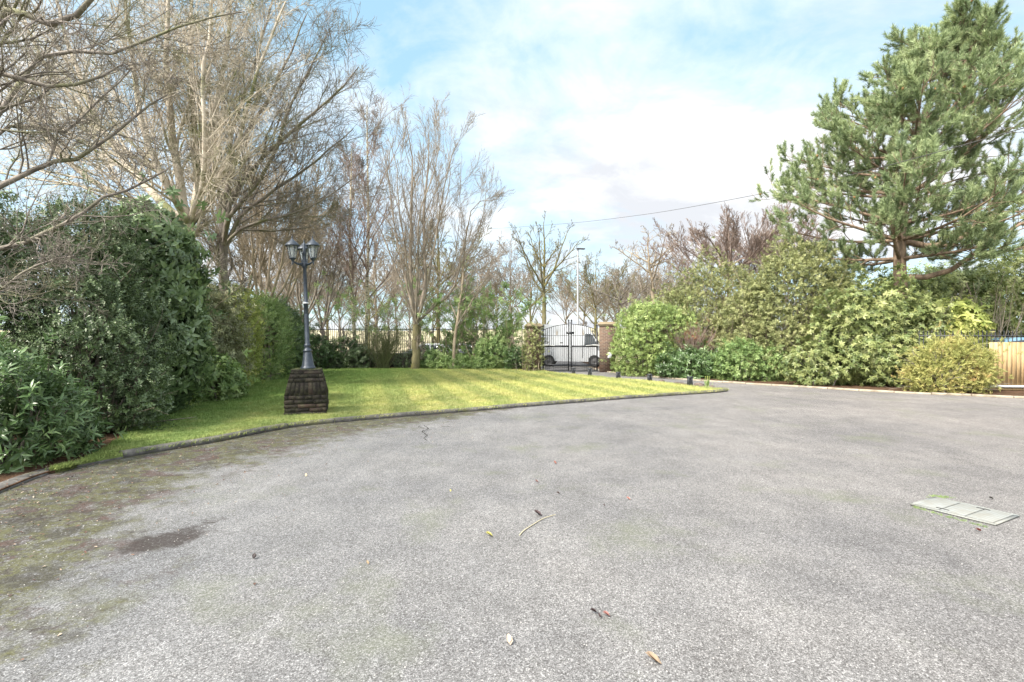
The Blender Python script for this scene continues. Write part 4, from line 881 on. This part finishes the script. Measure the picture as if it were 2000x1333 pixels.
shrub('euonymus_bush', 'low pale leaved bush right of the dark low laurel', 'bush', [((9.3, 20.6, .65), (1.15, .75, .95)), ((10.3, 20.4, .5), (.9, .7, .8))], 'mid', 'midgreen', dens=95)
shrub('holly_bush', 'tall olive small leaved holly left of the pine', 'bush', [((11.2, 20.9, 1.4), (1.6, 1.3, 1.7)), ((11.6, 21.4, 3.2), (1.6, 1.4, 2.3)), ((12.9, 21.6, 2.8), (1.3, 1.2, 2.1)), ((10.6, 21.6, 2.8), (1.0, 1.0, 1.3))], 'holly', 'olive', dens=110, scale=1.15, amp=.3, jit=.8, stems=60, poke=120, stray=.25, stem_mat='bark_tan')
shrub('rhododendron', 'sprawling yellow green rhododendron in front of the pine trunk', 'bush', [((11.2, 18.4, .65), (1.4, .7, .8)), ((12.5, 18.8, 1.7), (1.4, 1.0, 1.8)), ((13.9, 18.9, 2.0), (1.2, 1.0, 2.0)), ((14.9, 18.6, 1.6), (.8, .8, 1.5)), ((13.3, 17.9, .75), (1.6, .8, .85)), ((14.4, 17.7, .7), (.8, .7, .8))], 'rhodo', 'rhodo', dens=80, scale=.8, up=.5, jit=.6, amp=.35, stems=60, inner=.5, poke=60, stray=.25)
shrub('mixed_bush', 'loose dark bush filling the gap between tangled bush and olive holly', 'bush', [((10.1, 22.6, 1.3), (1.1, .9, 1.5)), ((10.0, 23.0, 2.4), (.9, .9, 1.1))], 'mid', 'olive', dens=70, amp=.3, poke=60, stems=30, stray=.25, stem_mat='bark_tan')
shrub('ivy_thicket', 'ivy thicket in shade behind the rhododendron and pine trunk', 'bush', [((15.6, 21.8, 1.9), (1.5, 1.0, 2.1)), ((14.0, 22.3, 2.2), (1.6, 1.0, 2.2))], 'mid', 'laurel', dens=60, scale=1.1, amp=.3, poke=30, stray=.2)
shrub('heather_mound', 'rounded clipped mound shrub beside the timber gate', 'bush', [((13.75, 16.0, .72), (1.0, .9, .93)), ((13.1, 15.9, .45), (.7, .7, .6))], 'heather', 'heather', dens=300, scale=.95, up=.35, jit=.7, amp=.16, stray=.3, poke=40)
shrub('garden_shrub', 'bright yellow green shrub behind the railings', 'shrub', [((17.4, 20.3, 2.2), (1.2, .9, 1.0)), ((18.0, 20.6, 1.5), (1.0, .8, 1.2))], 'rhodo', 'yellowgreen', dens=45, scale=1.4, up=.4)
shrub('garden_tree', 'large variegated evergreen beyond the parked blue car', 'tree', [((23.5, 27.5, 3.0), (3.0, 1.6, 2.6)), ((26.5, 27, 3.6), (2.8, 1.7, 2.6)), ((21.5, 27.5, 2.0), (2.0, 1.4, 2.0)), ((29.3, 27, 3.2), (2.5, 1.6, 2.8))], 'mid', 'rhodo', dens=34, scale=1.7, amp=.25, stems=30)
shrub('garden_tree', 'dark evergreen behind the pine at the right edge', 'tree', [((26.5, 31.5, 3.4), (4.5, 2.0, 2.8)), ((20.8, 30, 2.2), (2.0, 1.5, 2.1))], 'mid', 'hedge', dens=26, scale=1.9, amp=.25, stems=30)
fan('bare_shrub', 'pale bare twiggy shrub rising behind the timber gate', 'shrub', 21.3, 22.8, 20, 4.2, .26, 'bark_tan', 44, r0=.03)

# timber sliding gate
tg = empty('timber_gate', (15.1, 16.2, 0), 'vertical board timber gate on a metal bottom rail', 'gate', rz=math.radians(-4))
m = mat('timber_board', rough=.8, spec=.2); n = NB(m)
c = n.ramp(n.noise(3, 6, .6, n.map((9, 9, .8), vec=n.co())), [(.3, (.27, .18, .09)), (.5, (.4, .28, .15)), (.7, (.5, .38, .22))])
c = n.mix(1, c, n.ramp(n.attr('rnd'), [(0, (.8, .8, .76)), (1, (1.12, 1.1, 1.1))]), 'MULTIPLY'); n.base(c)
ma = MA(); rng = np.random.default_rng(8)
for i in range(36): ma.box((.07+i*.135, rng.uniform(-.004, .004), .88), (.128, .022, 1.36), r=rng.uniform())
ma.build('boards', m, tg, local=1)
ma = MA(); ma.box((2.4, .0, .165), (4.9, .09, .07)); ma.box((2.4, .05, 1.3), (4.9, .05, .06)); ma.build('bottom_rail', GAL, tg, local=1)
ma = MA(); ma.box((2.4, .1, .07), (5.2, .12, .05)); o = ma.build('timber_sill', m, None, bevel=.006); o.location = (15.1, 16.2, .0); o.rotation_euler = (0, 0, math.radians(-4)); tag(o, 'timber sill lying under the sliding gate', 'sill')
rg = empty('railing_fence', (13.6, 17.1, 0), 'black spiked railings behind the round clipped mound and timber gate', 'railings', rz=math.radians(-3))
ma = MA()
for i in range(62):
    x = i*.135; ma.box((x, 0, .98), (.02, .02, 1.78)); ma.lathe([(.016, 1.87), (.022, 1.9), (.0, 1.97)], (x, 0, 0), 4)
ma.build('bars', IRON, rg, local=1)
for z in (1.77, .3): ma = MA(); ma.box((4.15, 0, z), (8.3, .035, .035)); ma.build('rail', IRON, rg, local=1)

# ---- pine
rng = np.random.default_rng(77)
pr = empty('pine_tree', tuple(W(1768, 742, 20.7)*np.array([1, 1, 0])), 'tall spreading green pine with reddish trunk at the right', 'tree')
tp = [W(1768, 742, 20.7)*np.array([1, 1, 0]), W(1764, 640, 20.8), W(1757, 500, 20.9), W(1766, 380, 21), W(1800, 240, 21), W(1845, 140, 21), W(1880, 55, 21)]
TP, TR = limb(tp, .29, .035, 40); ma = MA(); ma.add(*tubes(TP[None], TR[None], 12)); ma.build('trunk', M['bark_pine'], pr, smooth=True)
B0 = []; R0 = []; K = 10
zs = np.linspace(5.0, 13.2, 11)
for wi, z in enumerate(zs):
    f = (z-5.0)/9.0; i = int(np.argmin(np.abs(TP[:, 2]-z))); nb = 6 if f < .6 else 5; a0 = rng.uniform(0, 6.28)
    for b in range(nb):
        az = a0+b*2*PI/nb+rng.uniform(-.35, .35); el = math.radians(2+40*f**1.1+rng.uniform(-8, 8)); L = (5.7-1.7*f-2.3*max(0, f-.4)/.6)*rng.uniform(.56, .98)*(.86 if math.sin(az) < -.3 else 1)
        if f < .08: L *= .85
        d = np.array([math.cos(az)*math.cos(el), math.sin(az)*math.cos(el), math.sin(el)]); cur = TP[i].copy(); o_ = [cur.copy()]
        for k in range(K-1): d = nrm(d+rng.normal(size=3)*.05+np.array([0, 0, .028+.03*(k/K)])); cur = cur+d*L/(K-1); o_.append(cur.copy())
        B0.append(o_); R0.append(np.linspace(1, .22, K)*(.085-.045*f))
# the large right-hand ascending leader
for pts, r in (([W(1764, 470, 20.9), W(1850, 480, 20.2), W(1920, 430, 19.6), W(2010, 370, 19.2), W(2120, 250, 19)], .13), ([W(1775, 540, 20.8), W(1850, 530, 20.2), W(1960, 455, 19.4), W(2100, 400, 19)], .12), ([W(1770, 380, 21), W(1850, 330, 20.4), W(1940, 240, 20), W(2015, 130, 20)], .1)):
    P_, R_ = limb(pts, r, .02, K, rng, .03); B0.append(P_); R0.append(R_)
B0 = np.array(B0); R0 = np.array(R0); ma = MA(); ma.add(*tubes(B0, R0, 7))
B1, R1 = grow(B0, R0, 13, rng, t0=.3, t1=1.0, ang=.8, lf=.3, K=7, wig=.12, up=.07, rf=.4, rmin=.009, lmin=.3); ma.add(*tubes(B1, R1, 4))
B2, R2 = grow(B1, R1, 4, rng, t0=.3, t1=1.0, ang=.75, lf=.38, K=5, wig=.1, up=.16, rf=.6, rmin=.008, lmin=.25); ma.add(*tubes(B2, R2, 3)); ma.build('branches', M['bark_pine'], pr)
S = [B1[:, -1], B1[:, -2], B2[:, -1], B2[::2, -3], B0[:, -1]]; Dn = [B1[:, -1]-B1[:, -2], B1[:, -2]-B1[:, -3], B2[:, -1]-B2[:, -2], B2[::2, -3]-B2[::2, -4], B0[:, -1]-B0[:, -2]]
S = np.concatenate(S); Dn = np.concatenate(Dn); kp_ = rng.uniform(size=len(S)) < .78; S = S[kp_]; Dn = Dn[kp_]; Dn = nrm(Dn)+np.array([0, 0, .45])+rng.normal(size=S.shape)*.12
ma = MA(); place(ma, T['pine'], S-nrm(Dn)*.12, Dn, rng.uniform(.95, 1.5, len(S)), rng, k=.45); ma.build('needles', M['needle'], pr)
k = rng.permutation(len(S))[:70]; ma = MA(); cone = MA(); cone.lathe([(0, 0), (.035, .015), (.045, .05), (.03, .09), (0, .12)], (0, 0, 0), 6)
c0_ = cone.build('cone', mat('pine_cone', (.36, .2, .09), .8), pr, local=1)
for q, i in enumerate(k):
    c_ = c0_ if q == 0 else c0_.copy()
    if q: COL.objects.link(c_); c_.parent = pr
    c_.location = Vector(S[i])-pr.location; c_.rotation_euler = Vector(Dn[i]).to_track_quat('Z', 'Y').to_euler(); c_.scale = (rng.uniform(.8, 1.4),)*3

# ================================================================ BARE TREES
L1 = lambda n, ang=.7, lf=.5, up=.08, wig=.12, t0=.25, K=6, **k: dict(n=n, ang=ang, lf=lf, up=up, wig=wig, t0=t0, K=K, **k)
def wl_(d, *pp): return [W(px, py, d+dd) for px, py, dd in pp]
def gbase(px, d): return np.array([(px-1000)/1000*d, d, 0.])
# dark tree leaning in from the left edge
bare_tree('bare_tree', 'gnarled dark limbed tree leaning in over the left edge', [([np.array([-9.6, 7.9, 0]), np.array([-9.1, 7.8, 2.2]), np.array([-8.6, 7.7, 3.6])], .17, .12),
    ([np.array([-8.6, 7.7, 3.6])]+wl_(7.4, (0, 35, 0), (80, 50, -.2), (140, 32, -.3), (190, -15, -.4)), .075, .03), ([np.array([-8.6, 7.7, 3.6])]+wl_(7.6, (0, 145, 0), (60, 160, 0), (130, 168, 0), (240, 120, .3)), .06, .012),
    ([np.array([-8.6, 7.7, 3.4])]+wl_(8.2, (60, 330, 0), (170, 300, 0), (260, 220, .2), (330, 185, .4)), .05, .01), ([np.array([-8.8, 7.7, 3.0])]+wl_(7.8, (20, 480, 0), (110, 440, 0), (220, 380, .2), (330, 330, .4)), .045, .01),
    ([np.array([-8.6, 7.7, 3.6])]+wl_(8.8, (80, 110, 0), (190, 105, 0), (330, 60, .3), (480, 20, .3)), .05, .01), ([np.array([-9.0, 7.8, 2.2])]+wl_(7.2, (10, 560, 0), (60, 520, 0), (150, 500, 0)), .035, .008),
    ([np.array([-8.6, 7.7, 3.5])]+wl_(8.8, (20, 240, 0), (120, 260, .2), (190, 200, .4), (260, 130, .6)), .04, .008)],
    [L1(17, .75, .42, .05, .18, rf=.42), L1(10, .75, .5, .02, .2, K=5), L1(5, .7, .5, 0, .22, K=4, lmin=.06)], 'bark_dark', 1, rmin=.0032)
# pale multi-stemmed tree behind the glossy laurel
b = gbase(345, 15.5)
fk = W(372, 440, 15.5)
bare_tree('bare_tree', 'large pale barked multi stemmed tree above the glossy laurel', [([b, b+np.array([.1, 0, 2.2]), fk], .26, .2)]+[([fk]+wl_(15.5, *q), r*.8, .02) for q, r in [
    (((400, 330, .2), (415, 230, .4), (440, 120, .5), (455, -60, .6)), .14), (((350, 350, -.3), (335, 240, -.5), (325, 120, -.7), (330, -80, -.8)), .17), (((300, 380, .3), (230, 300, .6), (170, 190, .8), (120, 40, 1), (90, -100, 1)), .16),
    (((385, 340, 1.0), (378, 200, 1.4), (372, 60, 1.6), (380, -100, 1.8)), .13), (((330, 370, -1), (285, 270, -1.4), (262, 140, -1.7), (240, -60, -2)), .13), (((270, 400, 1), (150, 330, 1.6), (60, 230, 2), (0, 130, 2.4), (-60, 0, 2.4)), .15),
    (((420, 360, -.6), (470, 260, -1), (500, 150, -1.3), (560, 0, -1.5)), .10), (((330, 350, 1.6), (200, 260, 2), (70, 90, 2.4), (20, -60, 2.6)), .12), (((400, 320, -1.2), (395, 180, -1.7), (410, 40, -2), (420, -80, -2)), .1)]],
    [L1(21, .5, .45, .07, .1, t0=.08, rf=.4), L1(13, .65, .42, -.03, .16, t0=.1), L1(8, .7, .5, -.12, .18, K=5, lmin=.15)], 'bark_pale', 2, rmin=.0042)
# dark spreading tree right of it
b = gbase(432, 17.5); fk = W(438, 480, 17.5)
bare_tree('bare_tree', 'wide spreading bare tree reaching over the lamp post', [([b, b+np.array([0, 0, 2.5]), fk], .17, .13)]+[([fk]+wl_(17.5, *q), r*.72, .012) for q, r in [
    (((450, 400, 0), (510, 310, -.4), (590, 240, -.9), (660, 180, -1.2), (700, 130, -1.4)), .13), (((470, 420, .2), (540, 370, 0), (620, 310, -.2), (690, 250, -.4)), .1), (((440, 390, .4), (470, 280, .6), (540, 160, .7), (600, 20, .8)), .14),
    (((440, 380, 1), (455, 250, 1.4), (500, 120, 1.6), (540, -30, 1.8)), .13), (((450, 420, -1), (520, 330, -1.6), (570, 200, -2), (640, 70, -2.2)), .11), (((480, 440, -.4), (560, 420, -.8), (640, 385, -1), (700, 340, -1)), .08),
    (((430, 390, .8), (420, 260, 1.2), (440, 100, 1.5), (470, -40, 1.6)), .12), (((470, 450, 1), (550, 450, 1.4), (610, 440, 1.6), (650, 400, 1.6)), .07)]],
    [L1(15, .6, .44, .06, .12, t0=.12, rf=.42), L1(11, .65, .48, .05, .16), L1(7, .65, .5, .05, .18, K=5, lmin=.15)], 'bark_dark', 3, rmin=.0042)
# slimmer trees behind the left hedge
for i, (px, d, h, lean, lb, mm) in enumerate([(505, 22, 9.5, .5, 'slim bare tree rising above the golden conifer', 'bark_tan'), (545, 26, 10.5, .3, 'slender bare tree directly behind the lamp heads', 'bark_tan'), (585, 30, 9.5, .6, 'bushy bare tree between the lamp and the birches', 'bark_grey'), (470, 25, 10.5, -.3, 'bare tree behind the pale green hedge bush', 'bark_tan'), (628, 33, 9.0, .2, 'many twigged bare tree left of the birches', 'bark_dark')]):
    b = gbase(px, d); rg_ = np.random.default_rng(50+i); ls = [([b, b+np.array([.1, 0, h*.15]), b+np.array([lean*.3, 0, h*.27])], .13, .1)]
    for k in range(6):
        a = k*1.05+rg_.uniform(0, .6); s = rg_.uniform(.12, .26); ls.append(([ls[0][0][-1], b+np.array([lean*.5+math.cos(a)*h*s*.5, math.sin(a)*h*s*.4, h*.5]), b+np.array([lean+math.cos(a)*h*s, math.sin(a)*h*s*.8, h*rg_.uniform(.8, 1)])], .07, .01))
    bare_tree('bare_tree', lb, ls, [L1(13, .5, .42, .08, rf=.42), L1(10, .55, .5, .06), L1(6, .6, .55, .04, K=4)], mm, 60+i, 'bare trees behind the left hedge', rmin=.008)
# birches
for i, (px, d, top, lb) in enumerate([(694, 30.6, (688, 290), 'left birch of the pair, the shorter with a darker stem'), (714, 31.6, (716, 200), 'right birch of the pair, the taller pale stemmed one')]):
    b = gbase(px, d); t = W(top[0], top[1], d); mid = W((px+top[0])/2+(4 if i else -8), 450, d)
    ls = [([b, (b+mid)/2, mid, t], .12, .02)]
    rg_ = np.random.default_rng(80+i)
    for k in range(17):
        f = .3+.62*k/17; p = b*(1-f)+t*f; a = rg_.uniform(0, 6.28); L = t[2]*(.34-.24*f)*rg_.uniform(.8, 1.2); ls.append(([p, p+np.array([math.cos(a)*L*.22, math.sin(a)*L*.22, L*.4]), p+np.array([math.cos(a)*L*.42, math.sin(a)*L*.42, L])], .04*(1.2-f), .008))
    bare_tree('birch_tree', lb, ls, [L1(12, .5, .4, .03, .12), L1(8, .55, .5, -.04, .14, K=5), L1(4, .5, .5, -.1, K=4)], 'bark_red', 90+i, 'pair of birches', rmin=.006, tm='birch')
# mossy multi-stem tree on the border
b = gbase(811, 28.2); fk = W(812, 632, 28.2); fk2 = W(826, 625, 28.2)
bare_tree('bare_tree', 'mossy multi stemmed bare tree standing at the back of the lawn', [([b, b+np.array([.05, 0, 1.2]), fk], .25, .17)]+[([fk]+wl_(28.2, *q), r, .01) for q, r in [
    (((804, 560, 0), (803, 420, 0), (806, 320, 0), (792, 240, 0)), .12), (((830, 560, .3), (828, 430, .4), (838, 300, .5), (838, 245, .5)), .13), (((845, 600, 0), (885, 560, -.2), (905, 480, -.4), (925, 400, -.5), (965, 390, -.5)), .08),
    (((790, 540, .5), (770, 440, .8), (758, 340, 1), (745, 280, 1)), .07), (((835, 560, -.6), (855, 440, -1), (875, 330, -1.2), (895, 270, -1.4)), .08), (((850, 590, .6), (910, 500, 1), (940, 430, 1.2), (950, 360, 1.2)), .06),
    (((785, 560, -.7), (745, 450, -1), (715, 400, -1.3), (690, 360, -1.4)), .06), (((825, 520, 1), (862, 420, 1.5), (880, 350, 1.7), (870, 270, 1.8)), .06), (((795, 520, -1), (780, 400, -1.5), (775, 330, -1.8), (755, 260, -2)), .06), (((815, 540, -1), (820, 420, -1.8), (850, 330, -2.2), (860, 260, -2.4)), .06)]],
    [L1(13, .42, .42, .07, .09, t0=.15, rf=.42), L1(9, .45, .5, .07, .1), L1(5, .5, .5, .06, K=4)], 'bark_grey', 5, rmin=.0065, tm='bark_moss')
b = gbase(885, 28.0)
bare_tree('bare_tree', 'slim leaning young tree in the border right of the mossy tree', [([b, W(888, 660, 28), W(897, 600, 28), W(906, 520, 28), W(912, 440, 28)], .1, .02), ([W(890, 640, 28), W(920, 590, 27.6), W(950, 540, 27.4)], .04, .01), ([W(893, 620, 28), W(870, 570, 28.4), W(845, 530, 28.7)], .035, .01)],
    [L1(9, .6, .35, .08), L1(6, .55, .5, .06), L1(3, .5, .5, K=4)], 'bark_grey', 6, rmin=.0065, tm='bark_tan')
# tree left of the street light
def crown_tree(name, lb, px, d, top, spread, fkpy, mm, seed, group=None, n=7, lv=None, r=.16, rmin=.01, lean=0):
    b = gbase(px, d); fk = W(px, fkpy, d); t = W(px+lean, top, d); rg_ = np.random.default_rng(seed); h = t[2]-fk[2]; ls = [([b, (b+fk)/2+np.array([.05, 0, 0]), fk], r, r*.75)]
    ls.append(([fk, (fk+t)/2+rg_.normal(size=3)*.15, t], r*.7, .012))
    for k in range(n):
        a = k*2*PI/n+rg_.uniform(0, .6); f = rg_.uniform(.0, .45); p = fk*(1-f)+t*f; s = spread*rg_.uniform(.65, 1.05)*(1-.3*f)
        e = p+np.array([math.cos(a)*s, math.sin(a)*s, h*(1-f)*rg_.uniform(.55, .9)]); ls.append(([p, p+np.array([math.cos(a)*s*.45, math.sin(a)*s*.45, h*(1-f)*.28]), e], r*.42, .01))
    return bare_tree(name, lb, ls, lv or [L1(12, .6, .42, .06, rf=.42), L1(9, .6, .5, .04), L1(6, .6, .5, .03, K=4)], mm, seed, group, rmin=rmin)
crown_tree('bare_tree', 'bare tree standing just left of the street light column', 1062, 34, 432, 2.6, 590, 'bark_moss', 21, r=.17, lv=[L1(7, .6, .4, .06), L1(5, .6, .5, .04), L1(3, .6, .5, .03, K=4)])
p1 = crown_tree('bare_tree', 'grey twiggy bare tree across the street left of the gate', 1000, 46, 478, 4.0, 635, 'bark_grey', 22, 'bare trees across the street', n=10, r=.12, rmin=.011, lv=[L1(10, .6, .42, .05, rf=.42), L1(8, .65, .5, .02, .16), L1(4, .6, .5, .0, .16, K=4)])
p2 = crown_tree('bare_tree', 'mossy trunked bare tree behind the brick gate pillar', 1163, 46, 505, 3.6, 635, 'bark_moss', 23, 'bare trees across the street', n=9, r=.15, rmin=.011, lv=[L1(10, .65, .42, .04, rf=.42), L1(7, .7, .5, .02, .16), L1(4, .6, .5, .0, .16, K=4)])
p3 = crown_tree('bare_tree', 'bare tree between the street light and the mossy trunk', 1140, 52, 520, 4.0, 630, 'bark_grey', 24, 'bare trees across the street', n=10, r=.13, rmin=.011, lv=[L1(10, .6, .42, .05, rf=.42), L1(8, .65, .5, .02, .16), L1(4, .6, .5, .0, .16, K=4)])
k = 0
EX = [(575, 60, 'far bare tree behind the lamp post'), (640, 56, 'far bare tree left of the birches'), (735, 52, 'far bare tree just right of the birches'), (775, 58, 'far bare tree left of the mossy tree'), (855, 50, 'far bare tree filling the gap behind the mossy tree'), (905, 56, 'far bare tree above the silver car'), (945, 60, 'far bare tree above the leafy shrubs'),
      (1035, 58, 'far bare tree seen past the ivy pillar'), (1105, 60, 'far bare tree directly behind the gate'), (1205, 56, 'far bare tree above the brick pillar'), (1235, 50, 'far bare tree above the left of the clipped hedge'), (1285, 54, 'far bare tree above the right of the clipped hedge'), (1330, 50, 'far bare tree over the tangled bush'), (1180, 66, 'faint far bare tree right of the street light'), (520, 52, 'far bare tree behind the left hedge end'), (690, 62, 'far bare tree between the two birch stems'), (820, 62, 'far bare tree between the stems of the mossy tree')]
EX += [(600, 47, 'low far bare tree left behind the lamp head'), (665, 46, 'low far bare tree just left of the birch stems'), (720, 45, 'low far bare tree behind the right birch'), (760, 47, 'low far bare tree above the broom bush'), (800, 45, 'low far bare tree close behind the mossy trunk'), (845, 47, 'low far bare tree right behind the mossy tree'), (890, 45, 'low far bare tree behind the slim leaning tree'), (930, 47, 'low far bare tree above the border shrubs'), (970, 46, 'low far bare tree over the dense leafy shrub'),
       (1200, 45, 'low far bare tree close over the brick pillar'), (1260, 44, 'low far bare tree behind the crooked pale one'), (1310, 45, 'low far bare tree above the end of the clipped hedge'), (550, 46, 'low far bare tree above the holly at the hedge end')]
for px, d, lb in EX:
    src = (p1, p2, p3)[k % 3]; x = (px-1000)/1000*d; sc = .85+.3*((k*37) % 10)/10
    if 700 < px < 920 and d > 48: sc *= 1.35
    if lb.startswith('low'): sc *= .78
    if px < 600: sc *= 1.2
    copy_thing(src, (x, d, 0.0), k*1.7, sc, lb, 'bare trees across the street'); k += 1
crown_tree('bare_tree', 'crooked pale bare tree above the clipped hedge', 1275, 33, 455, 2.8, 560, 'bark_tan', 26, n=6, lv=[L1(7, .7, .42, .03, .2), L1(5, .7, .5, 0, .22), L1(3, .6, .5, -.05, K=4)], lean=-8, r=.14)
crown_tree('bare_tree', 'crooked bare tree between the gate pillar and the crooked pale one', 1225, 37, 540, 3.2, 620, 'bark_dark', 29, n=6, lv=[L1(8, .7, .42, .02, .2), L1(6, .7, .5, 0, .22), L1(3, .6, .5, -.05, K=4)], lean=-30, r=.14)
crown_tree('bare_tree', 'domed reddish bare tree left of the pine', 1420, 31, 425, 4.3, 590, 'bark_red', 27, n=22, lv=[L1(12, .45, .42, .08, rf=.4), L1(9, .5, .5, .06), L1(6, .5, .5, .04, K=4)], r=.13, rmin=.007)
crown_tree('bare_tree', 'lower reddish bare tree tucked against the pine', 1500, 33, 430, 3.6, 590, 'bark_red', 28, n=18, lv=[L1(12, .45, .42, .08, rf=.4), L1(8, .5, .5, .06), L1(6, .5, .5, .04, K=4)], r=.12, rmin=.007)
